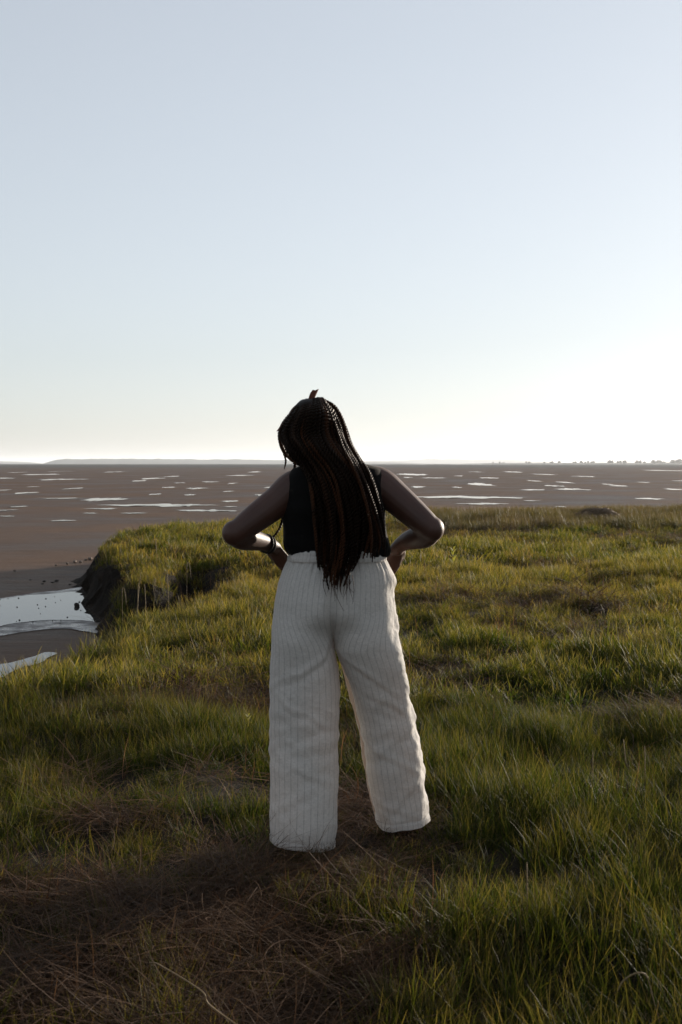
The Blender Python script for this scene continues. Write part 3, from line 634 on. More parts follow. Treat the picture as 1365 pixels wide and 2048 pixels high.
    return P, U, q
def grid_faces(o, r, c): 
    i = o + np.arange(r * c).reshape(r, c); return np.stack([i[:-1, :-1], i[1:, :-1], i[1:, 1:], i[:-1, 1:]], -1).reshape(-1, 4)
PL, UL, ql = legmesh(LROW, -1, (-.010, .009)); PR, UR, qr = legmesh(RROW, 1, (.0, .022))
PR[:, :, 2] += 0
V = np.vstack([PL.reshape(-1, 3), PR.reshape(-1, 3)]); F = np.vstack([grid_faces(0, NR, NP), grid_faces(NR * NP, NR, NP)[:, ::-1]])
tr_me = mesh_np('trousers', V, F); float_attr(tr_me, 'stripe', np.concatenate([UL.ravel(), UR.ravel()]) * 31 / 22 + .5)
bm = bmesh.new(); bm.from_mesh(tr_me); bmesh.ops.remove_doubles(bm, verts=bm.verts, dist=0.0012); bm.to_mesh(tr_me); bm.free()
trousers = pobj('trousers', tr_me, M_LINEN)
trousers.matrix_parent_inverse = Matrix.Translation(-Vector(person.location))
# waistband, gathered by elastic
WB = np.array([(1098, 583, 767, .0, .110, .126), (1106, 580.5, 769.5, .0, .114, .130), (1120, 577.5, 772, .0, .119, .133)])
V, F, n, m_ = ring_loft(WB, .002, 420, 14, 2.3)
a_ = np.linspace(0, 2 * np.pi, 420, endpoint=False); gat = .0022 * fbm(np.cos(a_) * 16, np.sin(a_) * 16, 1, 2)
dv_ = V - np.array([(675 - CX) * S, D0, 0]); dv_[:, 2] = 0; dv_ /= np.linalg.norm(dv_, axis=1)[:, None]
pr = np.repeat(np.sin(np.linspace(0, 2 * np.pi, 14)) ** 2 * .002 + .0006, 420); V = V + dv_ * (np.tile(gat, 14) + pr)[:, None]
wb_me = mesh_np('waistband', V, F); float_attr(wb_me, 'stripe', np.tile(np.linspace(0, 62, 420, endpoint=False) + .5, 14))
wb = pobj('waistband', wb_me, M_LINEN); wb.parent = trousers; wb.matrix_parent_inverse = Matrix.Identity(4)

# --- hair: scalp cap and two-strand twists
hair_v, hair_f = ball((0, 0, 0), (.078, .096, .103), 40, 28)
keep = (hair_v[:, 1] < .050) | (hair_v[:, 2] > .045)
keep &= ~((hair_v[:, 2] < -.055) & (hair_v[:, 1] > -.02))
hv = hair_v @ HMn.T + np.array(HC + HM @ Vector((0, -.012, .012)))
hf = [q for q in hair_f if all(keep[i] for i in q)]
hair = pobj('hair', mesh_np('hair', hv, hf), M_HAIR)
hair.matrix_parent_inverse = Matrix.Translation(-Vector(person.location))
def twist(path, r0, pitch, phase, r1=None, fray=True):
    L = np.concatenate([[0], np.cumsum(np.linalg.norm(np.diff(path, axis=0), axis=1))]); n = max(24, int(L[-1] / pitch * 9))
    s = np.linspace(0, L[-1], n); P = np.stack([np.interp(s, L, path[:, k]) for k in range(3)], 1)
    T, Nn, B = frames(P); t = s / L[-1]
    r = r0 * np.interp(t, [0, .05, .75, .93, 1], [.75, 1, .92, .72, .25]); ph = 2 * np.pi * s / pitch + phase
    parts = []
    for k in (0, 1):
        c, sn = np.cos(ph + k * np.pi), np.sin(ph + k * np.pi)
        parts.append(tube(P + (Nn * c[:, None] + B * sn[:, None]) * (r * .60)[:, None], r * .58, 6))
    return join(parts)
ENV = np.array([  # py, left px, right px of the hanging mass
    (868, 566, 676), (890, 570, 687), (915, 586, 708), (935, 604, 724), (960, 617, 740), (1000, 628, 757), (1050, 634, 766), (1100, 634, 762), (1150, 640, 724), (1200, 652, 700)])
braids = []
def braid_path(u, layer, jit, endpy):
    dc = D0 + .03; R_ = .120 - .018 * layer + .005 * jit[1]; w = 2 * u - 1
    crown = np.array([604 + 44 * u + jit[0] * 4, 804 - 7 * u + layer * 9 + abs(jit[1]) * 3])
    side = math.sqrt(max(0, 1 - w * w))
    pts = [W(crown[0] + 2, crown[1] + 4, dc + .045 - .03 * layer), W(crown[0], crown[1], dc - .005 - .03 * layer - .01 * side)]
    l, r = 562 + 7 * layer, 677 - 6 * layer
    pts.append(W(626 + w * (r - l) * .38, 823 + 4 * layer + 7 * abs(w), dc - R_ * (.22 + .56 * side)))
    pts.append(W((l + r) / 2 + w * (r - l) / 2 + 3 * jit[0], 866, dc - R_ * side))
    for py in (900, 930, 965, 1010, 1060, 1110, 1155, 1195):
        if py > endpy - 18: break
        a, b_ = np.interp(py, ENV[:, 0], ENV[:, 1]), np.interp(py, ENV[:, 0], ENV[:, 2])
        x = a + (b_ - a) * u + jit[0] * 8 * (py - 880) / 200 + 2.5 * math.sin(py * .03 + jit[1] * 9)
        back = np.interp(py, [900, 930, 965, 1010, 1060, 1110, 1155, 1195], [.106, .112, .132, .150, .152, .154, .168, .176]) 
        edge = np.interp(py, [900, 930, 965, 1010], [1, .75, .40, .22])
        off = back - layer * .013 + .026 - .06 * edge * w * w - .012 * abs(jit[1])
        pts.append(W(x, py, D0 - off))
    a, b_ = np.interp(endpy, ENV[:, 0], ENV[:, 1]), np.interp(endpy, ENV[:, 0], ENV[:, 2])
    pts.append(W(a + (b_ - a) * u + jit[0] * 9, endpy, D0 - .172 + layer * .012))
    return smooth_path(pts, 90)
hr = np.random.default_rng(8)
for layer, cnt in ((0, 29), (1, 26), (2, 20)):
    for k in range(cnt):
        u = (k + .5 + hr.uniform(-.3, .3)) / cnt
        endpy = np.interp(u, [0, .12, .3, .5, .65, .8, 1], [1120, 1168, 1186, 1180, 1160, 1118, 1098]) + hr.uniform(-48, 12) - layer * 6
        path = braid_path(u, layer, (hr.uniform(-1, 1), hr.uniform(-1, 1)), endpy)
        braids.append(twist(path, hr.uniform(.0060, .0086), hr.uniform(.022, .030), hr.uniform(0, 6.28)))
# loose twists: left loop, right curtain, tips, the one over the left shoulder
def wpath(rows, n=70): return smooth_path([W(a, b_, D0 + c) for a, b_, c in rows], n)
LOOSE = [([(610, 808, .03), (580, 832, .05), (563, 862, .06), (563, 890, .06), (574, 910, .045), (592, 924, .0), (612, 940, -.08), (624, 985, -.15), (630, 1050, -.16), (636, 1120, -.165)], .0072),
 ([(606, 812, .05), (575, 836, .07), (560, 866, .08), (565, 896, .08), (580, 916, .06), (600, 929, .0), (616, 946, -.08), (626, 1000, -.15), (634, 1070, -.16), (640, 1140, -.168)], .0072),
 ([(600, 812, .06), (572, 846, .09), (562, 880, .10), (568, 905, .10), (572, 922, .10), (569, 938, .10)], .0050),
 ([(648, 799, .03), (672, 816, .02), (687, 846, .0), (697, 880, -.03), (714, 912, -.07), (730, 938, -.11), (752, 990, -.15), (764, 1050, -.165), (766, 1098, -.17)], .0062),
 ([(644, 800, .05), (668, 812, .05), (684, 838, .04), (693, 872, .01), (706, 902, -.04), (722, 928, -.10), (744, 978, -.145), (757, 1040, -.165), (758, 1110, -.17)], .0062),
 ([(642, 802, .02), (662, 818, .0), (677, 846, -.02), (687, 880, -.05), (702, 908, -.08), (716, 932, -.12), (736, 990, -.155), (748, 1060, -.17), (745, 1125, -.175)], .0062),
 ([(655, 810, .06), (676, 830, .06), (689, 866, .05), (703, 900, .0), (722, 925, -.06), (740, 948, -.11), (760, 1010, -.15), (772, 1075, -.16)], .0058),
 ([(585, 900, .10), (590, 935, .15), (582, 985, .155), (569, 1020, .135), (565, 1040, .12), (559, 1058, .11), (547, 1074, .105), (538, 1082, .10)], .0058),
 ([(650, 804, .04), (676, 822, .03), (692, 856, .02), (704, 890, -.02), (720, 917, -.07), (736, 942, -.12), (756, 1000, -.165), (768, 1060, -.19), (770, 1112, -.20)], .0060),
 ([(640, 806, .0), (660, 824, -.02), (672, 856, -.05), (684, 892, -.08), (700, 920, -.12), (716, 950, -.15), (738, 1010, -.18), (752, 1070, -.20), (750, 1118, -.205)], .0064),
 ([(640, 806, .0), (664, 830, -.01), (678, 862, -.04), (690, 895, -.07), (708, 925, -.12), (730, 965, -.16), (750, 1020, -.21), (764, 1070, -.235), (768, 1100, -.24)], .0062),
 ([(640, 806, .0), (662, 828, -.01), (675, 862, -.05), (686, 895, -.08), (702, 925, -.13), (720, 965, -.17), (736, 1020, -.22), (744, 1075, -.24), (741, 1116, -.245)], .0060),
 ([(640, 806, .0), (668, 830, .0), (681, 862, -.03), (692, 893, -.06), (710, 922, -.10), (726, 952, -.14), (746, 1020, -.18), (760, 1080, -.20), (757, 1106, -.205)], .0060)]
for rows, r in LOOSE: braids.append(twist(wpath(rows), r, .021, hr.uniform(0, 6.28)))
for (v, f_) in braids:
    o = obj('braid', mesh_np('braid', v, f_), M_HAIR, hair)
# wispy ends hanging over the seat
wis = []
for k in range(26):
    x0 = hr.uniform(645, 712); y0 = hr.uniform(1125, 1165); l = hr.uniform(20, 58)
    wis.append(tube(wpath([(x0, y0, -.178), (x0 + hr.uniform(-5, 5), y0 + l * .5, -.182), (x0 + hr.uniform(-9, 9), y0 + l, -.184)], 10), np.linspace(.0014, .0005, 10), 5))
wis.append(tube(wpath([(672, 1160, -.178), (671, 1182, -.184), (677, 1200, -.186), (688, 1222, -.184)], 14), np.linspace(.0013, .0006, 14), 5))
obj('wispy_ends', mesh_np('wispy_ends', *join(wis)), M_HAIR, hair, kind='stuff')

# scarf tied round the head, two ends showing
th = np.linspace(0, 2 * np.pi, 64, endpoint=False)
bw = []
for dz in (-.012, .0, .012): bw.append([H(.0905 * math.cos(a), .004 + .094 * math.sin(a) * .25 + dz + .030, .016 + .112 * math.sin(a)) for a in th])
bw = np.array(bw).reshape(-1, 3); F = [(i * 64 + j, i * 64 + (j + 1) % 64, (i + 1) * 64 + (j + 1) % 64, (i + 1) * 64 + j) for i in (0, 1) for j in range(64)]
scarf = pobj('headscarf', mesh_np('headscarf', bw, F), M_SCARF)
scarf.matrix_parent_inverse = Matrix.Translation(-Vector(person.location)); scarf.modifiers.new('t', 'SOLIDIFY').thickness = .003
def flap(pts, d, name='scarf_end'):
    c = [W(px, py, D0 + d) for px, py in pts]; n = len(c); back = [q + np.array([.002, .007, 0]) for q in c]
    V = np.vstack([c, back]); F = [tuple(range(n)), tuple(range(2 * n - 1, n - 1, -1))] + [(i, i + n, (i + 1) % n + n, (i + 1) % n) for i in range(n)]
    o = obj(name, mesh_np(name, V, F, False), M_SCARF, scarf); return o
flap([(616, 800), (621, 786), (626, 779.5), (631, 780.5), (637, 778), (633, 787), (630, 794), (632, 800)], .045)
flap([(563, 846), (560, 853), (553, 863), (558, 861.5), (561, 864), (567, 852)], .06)
# wrist cords
def bracelet(c0, c1, r, thick):
    c = (c0 + c1) / 2; ax = (c1 - c0) / np.linalg.norm(c1 - c0); u_ = np.cross(ax, (0, 0, 1)); u_ /= np.linalg.norm(u_); v_ = np.cross(ax, u_)
    P = np.array([c + r * (math.cos(a) * u_ + math.sin(a) * v_) + ax * .003 * math.sin(2 * a) for a in np.linspace(0, 2 * np.pi, 41)]); return tube(P, thick, 8, cap=False)
pobj('bracelet', mesh_np('bracelet', *bracelet(W(524, 1084, D0 + .08), W(541, 1090, D0 + .12), .0335, .0036)), M_BAND).matrix_parent_inverse = Matrix.Translation(-Vector(person.location))
pobj('bracelet', mesh_np('bracelet', *bracelet(W(530, 1086, D0 + .095), W(548, 1095, D0 + .135), .0300, .0045)), M_BAND).matrix_parent_inverse = Matrix.Translation(-Vector(person.location))

# ------------------------------------------------------------------ grass (scattered clumps of real blades)
def clump_mesh(name, nb, rad, hmin, hmax, wid, lean, curl, rs, seg=4, lay=0.0):
    V = []; F = []; bt = []; al = []
    for k in range(nb):
        a = rs.uniform(0, 2 * np.pi); rr = rad * math.sqrt(rs.uniform()); base = np.array([rr * math.cos(a), rr * math.sin(a), -0.03])
        az = rs.uniform(0, 2 * np.pi); h = rs.uniform(hmin, hmax); tilt = abs(rs.normal(0, lean)) + lay * rs.uniform(.8, 1.1); cu = rs.normal(curl, curl * .5 + .05)
        w = wid * rs.uniform(.6, 1.3); p = base.copy(); tv = rs.uniform(); sd = rs.normal(0, .25); o = len(V)
        for s in range(seg + 1):
            f = s / seg; el = math.pi / 2 - tilt - cu * f; azz = az + sd * f * 2
            dr = np.array([math.cos(el) * math.cos(azz), math.cos(el) * math.sin(azz), math.sin(el)])
            if s: p = p + dr * h / seg
            if lay and p[2] < .004: p[2] = .004 + .01 * rs.uniform()
            sv = np.array([-math.sin(azz), math.cos(azz), 0]); fa = rs.uniform(-.3, .3) if s == 0 else fa
            sv = sv * math.cos(fa) + np.cross(dr, sv) * math.sin(fa)
            ww = w * (1 - f ** 2.2) * (.7 + .3 * min(1, f * 4)) / 2
            if s < seg: V += [p - sv * ww, p + sv * ww]; bt += [tv, tv]; al += [f, f]
            else: V.append(p.copy()); bt.append(tv); al.append(f)
        for s in range(seg - 1): F.append((o + 2 * s, o + 2 * s + 1, o + 2 * s + 3, o + 2 * s + 2))
        F.append((o + 2 * seg - 2, o + 2 * seg - 1, o + 2 * seg))
    me = mesh_np(name, np.array(V), F); float_attr(me, 'bt', bt); float_attr(me, 'along', al); return me
cr = np.random.default_rng(3)
def clump_set(cname, count, material, **kw):
    c = bpy.data.collections.new(cname)
    for k in range(count):
        me = clump_mesh('%s_%02d' % (cname, k), rs=cr, **kw); me.materials.append(material)
        c.objects.link(bpy.data.objects.new('%s_%02d' % (cname, k), me))
    return c
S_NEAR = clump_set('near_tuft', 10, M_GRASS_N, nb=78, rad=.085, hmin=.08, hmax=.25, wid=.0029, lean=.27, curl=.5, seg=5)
S_MID = clump_set('mid_tuft', 8, M_GRASS, nb=60, rad=.13, hmin=.10, hmax=.26, wid=.0062, lean=.27, curl=.5)
S_FAR = clump_set('far_tuft', 6, M_GRASS, nb=80, rad=.24, hmin=.09, hmax=.25, wid=.011, lean=.22, curl=.4, seg=3)
S_STRAW = clump_set('straw_mat', 10, M_STRAW, nb=46, rad=.12, hmin=.12, hmax=.36, wid=.0026, lean=.12, curl=.55, seg=7, lay=1.15)
S_DRY = clump_set('dry_tuft', 6, M_STRAW, nb=12, rad=.09, hmin=.08, hmax=.22, wid=.0026, lean=.45, curl=1.5, seg=6)
S_REED = clump_set('reed_tuft', 5, M_REED, nb=70, rad=.24, hmin=.18, hmax=.46, wid=.012, lean=.14, curl=.25, seg=3)

def scatter(name, coll, P, scl, tint, label, cat, tilt=0.12, ncol=10):
    n = len(P); me = bpy.data.meshes.new(name); me.vertices.add(n); me.vertices.foreach_set('co', P.astype(np.float32).ravel())
    rot = np.stack([rng.normal(0, tilt, n), rng.normal(0, tilt, n), rng.uniform(0, 6.283, n)], 1).astype(np.float32)
    a = me.attributes.new('rot', 'FLOAT_VECTOR', 'POINT'); a.data.foreach_set('vector', rot.ravel())
    sc = np.asarray(scl, np.float32); sc = np.repeat(sc[:, None], 3, 1) if sc.ndim == 1 else sc
    a = me.attributes.new('scl', 'FLOAT_VECTOR', 'POINT'); a.data.foreach_set('vector', sc.astype(np.float32).ravel())
    float_attr(me, 'tint', tint)
    a = me.attributes.new('idx', 'INT', 'POINT'); a.data.foreach_set('value', rng.integers(0, len(coll.objects), n).astype(np.int32))
    o = obj(name, me, None, kind='stuff', label=label, category=cat)
    ng = bpy.data.node_groups.new(name, 'GeometryNodeTree')
    ng.interface.new_socket('Geometry', in_out='INPUT', socket_type='NodeSocketGeometry'); ng.interface.new_socket('Geometry', in_out='OUTPUT', socket_type='NodeSocketGeometry')
    gi, go = ng.nodes.new('NodeGroupInput'), ng.nodes.new('NodeGroupOutput'); ip = ng.nodes.new('GeometryNodeInstanceOnPoints'); ci = ng.nodes.new('GeometryNodeCollectionInfo')
    ci.inputs['Collection'].default_value = coll; ci.inputs['Separate Children'].default_value = True; ci.inputs['Reset Children'].default_value = True
    ip.inputs['Pick Instance'].default_value = True
    def na_(nm, ty): 
        x = ng.nodes.new('GeometryNodeInputNamedAttribute'); x.data_type = ty; x.inputs['Name'].default_value = nm; return x.outputs['Attribute']
    L = ng.links.new
    L(gi.outputs[0], ip.inputs['Points']); L(ci.outputs[0], ip.inputs['Instance']); L(na_('idx', 'INT'), ip.inputs['Instance Index']); L(na_('rot', 'FLOAT_VECTOR'), ip.inputs['Rotation']); L(na_('scl', 'FLOAT_VECTOR'), ip.inputs['Scale'])
    L(ip.outputs[0], go.inputs[0])
    md = o.modifiers.new('scatter', 'NODES'); md.node_group = ng
    return o

# where the dead straw lies (pixel blobs of the photograph turned into ground places)
STRAW = [(430, 1830, .36, .24, .9), (130, 1775, .34, .14, .85), (560, 1890, .34, .34, .85), (100, 1960, .34, .22, .75), (420, 2040, .45, .3, .75), (250, 1640, .24, .13, .75), (130, 1540, .18, .2, .55), (390, 1590, .16, .16, .75),
         (700, 1640, .26, .45, .9), (700, 1480, .18, .4, .5), (620, 1740, .36, .24, .85), (820, 1690, .14, .12, .5), (440, 1390, .55, .6, .6), (930, 1215, .9, 1.2, .55), (1150, 1270, .7, .8, .6), (900, 1070, 2.2, 2.5, .6), (1180, 1215, .6, .9, .6),
         (1110, 1130, .5, .8, .55), (1330, 1080, 1.2, 2.0, .6), (1340, 1440, .35, .4, .5), (880, 1340, .5, .7, .45), (980, 1480, .2, .3, .5)]
def straw_mask(x, y):
    m = np.zeros_like(x)
    for px, py, sx, sy, a in STRAW:
        g = G(px, py, 0.03); m = np.maximum(m, a * np.exp(-((x - g[0]) / sx) ** 2 - ((y - g[1]) / sy) ** 2))
    m = m + .36 * fbm(x * 1.6, y * 1.2, 12.0, 3) * (0.4 + m)
    return np.clip(m, 0, 1)
def pts(y0, y1, dens, margin):
    wmax = (CX + 20) / FPX * y1 + margin; A_ = 2 * wmax * (y1 - y0); n = int(A_ * dens)
    x = rng.uniform(-wmax, wmax, n); y = rng.uniform(y0, y1, n); k = np.abs(x) < (CX + 20) / FPX * np.maximum(y, 0) + margin; x, y = x[k], y[k]
    d = edge_dist(x, y); k = d > np.where(x < -2.6 - .02 * y, -0.08, -0.36); x, y, d = x[k], y[k], d[k]
    k = (d > .06) | (rng.uniform(size=len(x)) < .7); return x[k], y[k], d[k]
def tuftiness(x, y): return .55 * fbm(x * 1.25, y * 1.0, 20.0, 2) + .65 * fbm(x * 4.2, y * 3.6, 27.0, 2)
LAB = 'short green salt marsh grass %s'
def add_grass(name, coll, y0, y1, dens, margin, sbase, where, near=False):
    x, y, d = pts(y0, y1, dens, margin); m = straw_mask(x, y); tu = tuftiness(x, y)
    keep = rng.uniform(size=len(x)) > np.clip(m * 1.0 - .40, 0, .5) + np.clip(-tu * 1.1 - .25, 0, .55)
    x, y, d, m, tu = x[keep], y[keep], d[keep], m[keep], tu[keep]
    s = sbase * np.clip(0.72 + .55 * tu, .28, 1.35) * (1 - .35 * m) * rng.uniform(.8, 1.2, len(x))
    if near:
        ft = np.exp(-(((x - .06) / .42) ** 2 + ((y - 4.30) / .42) ** 2)); s *= 1 - .62 * ft
        s *= 1 + .25 * sstep(.30, .7, x) * sstep(5.6, 4.6, y)
    z = ground(x, y, d) - .005
    tint = np.clip(.26 + .20 * fbm(x * .5, y * .4, 31.0, 3) + .22 * m + rng.normal(0, .13, len(x)) - .10 * tu + .05 * sstep(5, 9, y) + .09 * sstep(8, 14, y) * (1 - sstep(2, 6, x)) - .10 * sstep(.3, 1.2, x) * (1 - sstep(6, 10, y)), 0, .95)  # last term darkens the right foreground: its dimmer light put into the tint
    s = s * (1 - .30 * m)
    sc = np.stack([s * .5 + .5 * sbase, s * .5 + .5 * sbase, s], 1)
    scatter(name, coll, np.stack([x, y, z], 1), sc, tint, LAB % where, 'grass', .24)
add_grass('marsh_grass', S_NEAR, 1.6, 7.0, 150, 1.3, 1.0, 'standing dense around the bare feet', True)
add_grass('marsh_grass', S_MID, 7.0, 16.0, 80, 1.8, 1.0, 'beyond the person, glowing against the sun')
add_grass('marsh_grass', S_FAR, 16.0, 39.0, 26, 2.5, 1.0, 'running out to the far edge of the bank')
# straw
def add_straw(y0, y1, dens, thr, coll, name, label, sbase, tb=.35, up=0.012, fl=0.02):
    x, y, d = pts(y0, y1, dens, 1.2); m = straw_mask(x, y); k = rng.uniform(size=len(x)) < np.clip((m - thr) * 2.2, fl, 1); x, y, d = x[k], y[k], d[k]
    z = ground(x, y, d) + up; s = sbase * rng.uniform(.7, 1.25, len(x)) * (1 - .55 * np.exp(-(((x - .06) / .38) ** 2 + ((y - 4.32) / .35) ** 2)))
    scatter(name, coll, np.stack([x, y, z], 1), s, np.clip(tb + .25 * fbm(x * .8, y * .8, 44, 2) + rng.normal(0, .12, len(x)), 0, .95), label, 'dry grass', .10)
add_straw(1.6, 7.0, 170, .2, S_STRAW, 'dry_grass', 'flattened brown dead grass matted in front of the feet', 1.0, .16)
add_straw(1.6, 8.0, 34, .10, S_DRY, 'dry_grass', 'curled pale straw standing among the near grass', 1.0, .5, fl=.12)
add_straw(7.0, 34.0, 16, .15, S_STRAW, 'dry_grass', 'brown dead grass patches in the far meadow', 1.6, .25)
add_straw(8.0, 34.0, 9, -.12, S_DRY, 'dry_grass', 'pale glinting dry stems scattered over the meadow', 1.25, .7)
# darker rushes along the far edge
x, y, d = pts(24.0, 39.0, 26, 2.0); k = (x > 1.4 + 1.2 * fbm(x * .3, y * .3, 3, 2)) & (d < 9.5 + 2.0 * fbm(x * .35, y * .2, 7, 2)); x, y, d = x[k], y[k], d[k]
scatter('rushes', S_REED, np.stack([x, y, ground(x, y, d)], 1), rng.uniform(.45, .9, len(x)), np.clip(.3 + .3 * fbm(x * .5, y * .4, 9, 2), 0, .9), 'dark brownish rushes along the far edge of the meadow', 'rushes', .10)

# ------------------------------------------------------------------ single plants, stones, clods
def gz(x, y): return float(ground(np.array([x]), np.array([y]))[0])
def stalk(px, py0, py1, lean_px, hook, z0, label, group='seed stalks on the bank'):
    g = G(px, py0, z0); d = g[1]; sc = d / FPX; zb = gz(g[0], d)
    topz = EYE - (py1 - HY) * sc; h = topz - zb
    e = empty('seed_stalk', (g[0], d, zb - .01), label=label, category='seed stalk', group=group)
    lx = lean_px * sc
    P = [(0, 0, 0), (lx * .2, .01, h * .4), (lx * .7, .015, h * .8), (lx, .02, h)]
    if hook: P += [(lx + hook * .5, .02, h * 1.02), (lx + hook, .025, h * .93), (lx + hook * 1.25, .025, h * .82)]
    P = smooth_path(P, 60); w = max(.0012, .38 * sc)
    k0 = 24; v, f_ = tube(P[:k0 + 2], w, 6); obj('stem', mesh_np('stem', v, f_), M_STALK, e)
    q = P[k0:]; rr = w * 1.9 * np.interp(np.linspace(0, 1, len(q)), [0, .1, .85, 1], [.5, 1, .9, .35]) * (1 + .28 * np.sin(np.arange(len(q)) * 2.1))
    v, f_ = tube(q, rr, 7); obj('seed_head', mesh_np('seed_head', v, f_), M_SEED, e)
LB = 'tall pale seed stalk standing upright on the bank edge above the pool'
LH = 'tall pale seed stalk with a hooked tip on the bank above the pool'
for a in [(275, 1200, 1164, 1, 0), (294, 1196, 1166, -5, 0), (270, 1190, 1140, 12, 0), (339, 1180, 1138, -5, 0)]: stalk(*a, .05, LB)
for a in [(374, 1170, 1127, 0, .035), (305, 1185, 1160, 6, -.02), (246, 1215, 1178, -2, .03)]: stalk(*a, .05, LH)
stalk(314, 1120, 1075, -3, 0, .05, 'tall pale seed stalk on the farther mound', 'seed stalks on the farther mound')
LF = 'ribbed upright seed stalk among the tall green foreground grass'
for a in [(1056, 1870, 1722, 0, 0), (1186, 1600, 1500, 2, 0), (1292, 1590, 1490, 0, 0), (1255, 1560, 1475, -6, 0)]: stalk(*a, .02, LF, 'seed stalks in the tall grass')
stalk(1335, 2075, 1950, -38, -.055, .02, 'bent ribbed seed stalk drooping over the foreground grass', 'seed stalks in the tall grass')
# long dry stem on the trodden straw
g0, g1, g2 = G(320, 1938, .10), G(402, 1985, .11), G(480, 2046, .06)
P = smooth_path([(*G(300, 1925, .07), .07), (*g0, .11), (*g1, .115), (*G(418, 2005, .09), .085), (*g2, .05)], 40)
v, f_ = tube(P, .0021 * np.interp(np.linspace(0, 1, 40), [0, .5, .62, .68, 1], [.7, 1, 1, 1.6, .7]), 7)
obj('dry_stem', mesh_np('dry_stem', v, f_), M_STALK, label='long bent dry stem lying on the trodden straw', category='dry stem')
# leafy sprouts
def sprout(px, py, h, label):
    g = G(px, py, .0); e = empty('leafy_sprout', (g[0], g[1], gz(*g)), label=label, category='plant')
    v, f_ = tube([(0, 0, -.02), (.004, 0, h * .5), (0, .004, h * .92)], [.004, .003, .002], 6); obj('stem', mesh_np('stem', v, f_), M_LEAF, e)
    for k in range(11):
        a = k * 2.4; zz = h * (.30 + .062 * k); l = h * (.38 - .012 * k); n = 7; V = []
        for s in range(n):
            f = s / (n - 1); wd = l * .16 * math.sin(math.pi * (f * .9 + .08)); c = np.array([math.cos(a) * l * f * .62, math.sin(a) * l * f * .62, zz + l * (.95 * f - .35 * f * f)])
            sv = np.array([-math.sin(a), math.cos(a), 0]); V += [c - sv * wd, c + sv * wd - np.array([0, 0, 0])]
        obj('leaf', mesh_np('leaf', np.array(V), [(2 * s, 2 * s + 1, 2 * s + 3, 2 * s + 2) for s in range(n - 1)]), M_LEAF, e)
sprout(907, 1138, .34, 'yellow green leafy sprout standing out of the meadow grass')
sprout(497, 1475, .13, 'small yellow green leafy weed beside the trouser leg')
# stones and clods
def rock_mesh(name, seed, flat=.6, seg=16):
    v, f_ = ball((0, 0, 0), (1, .85, flat), seg, 10)
    v = v * (1 + .28 * fbm(v[:, 0] * 1.3 + seed * 5, v[:, 1] * 1.3, v[:, 2] * 1.3 + seed, 4))[:, None]; return mesh_np(name, v, f_)
def rock(name, px, py, wpx, flat, material, label, cat, group, seed, z=None):
    z = MUDZ + .02 if z is None else z; g = G(px, py, z); s = wpx / 2 * g[1] / FPX
    o = obj(name, rock_mesh(name, seed, flat), material, label=label, category=cat, group=group); o.scale = (s, s * .8, s); o.location = (g[0], g[1], z + s * flat * .45); o.rotation_euler[2] = seed
for k, (px, py, w_) in enumerate([(135, 1128, 7), (150, 1124, 9), (162, 1125, 8), (172, 1120, 6), (181, 1119, 12), (193, 1118, 9), (203, 1118, 10), (112, 1131, 6), (30, 1142, 6)]):
    rock('stone', px, py, w_, .6, M_STONE, 'small sunlit stone on the mud at the foot of the bank', 'stone', 'stones at the foot of the bank', k * 1.3)
rock('mud_clod', 208, 1106, 20, .8, M_CLOD, 'dark earth lump sticking out of the eroded bank', 'clod', 'clods by the bank', 2.2, MUDZ + .25)
rock('mud_clod', 154, 1213, 11, .85, M_CLOD, 'round dark clod standing alone in the pool', 'clod', 'clods in the pool', 3.1)
rock('mud_clod', 198, 1223, 22, .32, M_CLOD, 'flat dark clod lying low in the pool', 'clod', 'clods in the pool', 4.7)
rock('mud_clod', 234, 1222, 34, .5, M_CLOD, 'broad dark clod where the pool meets the grass', 'clod', 'clods in the pool', 5.9)
rock('mud_clod', 252, 1192, 46, .7, M_CLOD, 'large dark block of fallen turf beside the pool', 'clod', 'clods in the pool', 6.4)
for k in range(26):
    px, py = hr.uniform(-20, 225), hr.uniform(1190, 1250); rock('mud_lump', px, py, hr.uniform(2, 4.5), .5, M_CLOD, 'tiny dark mud lump poking out of the pool', 'mud lump', 'mud lumps in the pool', k * .77)
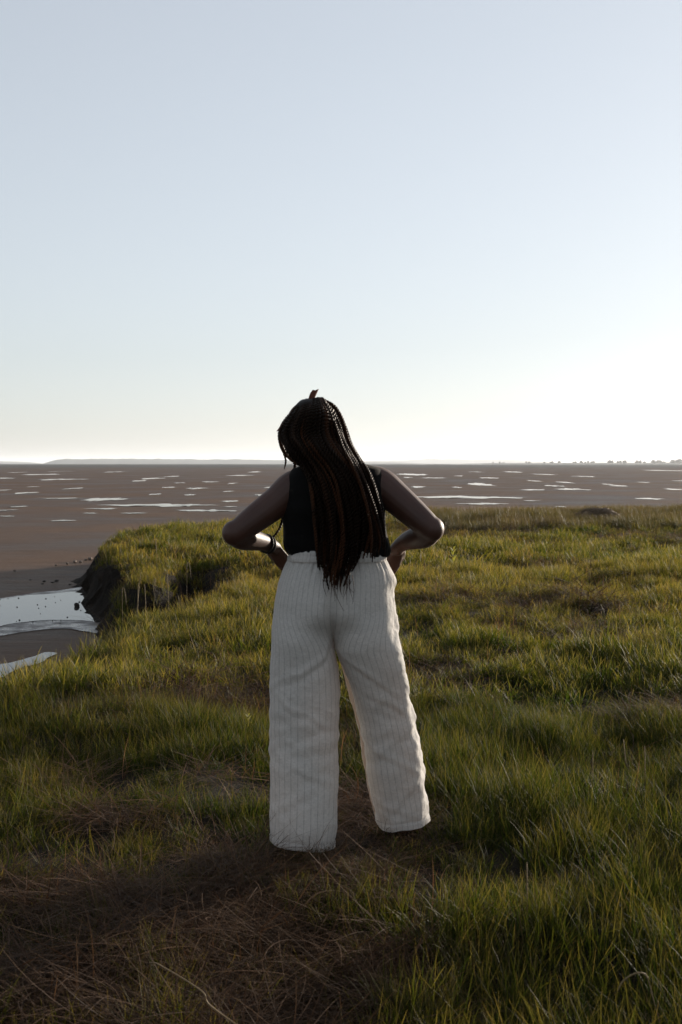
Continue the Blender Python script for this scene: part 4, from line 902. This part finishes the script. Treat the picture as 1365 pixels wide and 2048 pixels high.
for k in range(10):
    px, py = hr.uniform(30, 240), hr.uniform(1140, 1170); rock('mud_lump', px, py, hr.uniform(5, 14), .35, M_CLOD, 'low mud lump on the shaded flat below the bank', 'mud lump', 'mud lumps below the bank', 30 + k * .77)
# heap of washed-up reed on the far meadow edge
gh = G(1195, 1050, .0); e = empty('reed_heap', (gh[0], gh[1], gz(*gh)), label='grey brown heap of washed-up reed among the dark rushes', category='heap')
obj('mound', rock_mesh('mound', 8.0, .5, 24), M_LITTER, e).scale = (.55, .4, .75)
sv = []
for k in range(240):
    a = hr.uniform(0, 6.28); r_ = hr.uniform(0, .55); z_ = .33 * math.sqrt(max(0, 1 - (r_ / .6) ** 2)) + hr.uniform(0, .05); l = hr.uniform(.08, .22); b_ = hr.uniform(0, 6.28)
    c = np.array([math.cos(a) * r_, math.sin(a) * r_ * .75, z_]); dq = np.array([math.cos(b_), math.sin(b_), hr.uniform(-.4, .4)]) * l; sv.append(tube([c - dq, c, c + dq], .006, 4))
obj('reed_litter', mesh_np('reed_litter', *join(sv)), M_LITTER, e, kind='stuff')

# ------------------------------------------------------------------ haze
HB = 34000.0; z0, z1 = -3.0, 110.0
V = [(-HB, -HB, z0), (HB, -HB, z0), (HB, HB, z0), (-HB, HB, z0), (-HB, -HB, z1), (HB, -HB, z1), (HB, HB, z1), (-HB, HB, z1)]
F = [(0, 3, 2, 1), (4, 5, 6, 7), (0, 1, 5, 4), (1, 2, 6, 5), (2, 3, 7, 6), (3, 0, 4, 7)]
hz = bpy.data.materials.new('haze'); hz.use_nodes = True; t = hz.node_tree; t.nodes.clear()
pv = t.nodes.new('ShaderNodeVolumePrincipled'); pv.inputs['Color'].default_value = (0.90, 0.95, 1.0, 1); pv.inputs['Density'].default_value = 0.5e-4; pv.inputs['Anisotropy'].default_value = 0.35
mo = t.nodes.new('ShaderNodeOutputMaterial'); t.links.new(pv.outputs[0], mo.inputs['Volume'])
obj('haze', mesh_np('haze', V, F, False), hz, kind='stuff', label='pale sea haze over the tidal flat', category='haze')
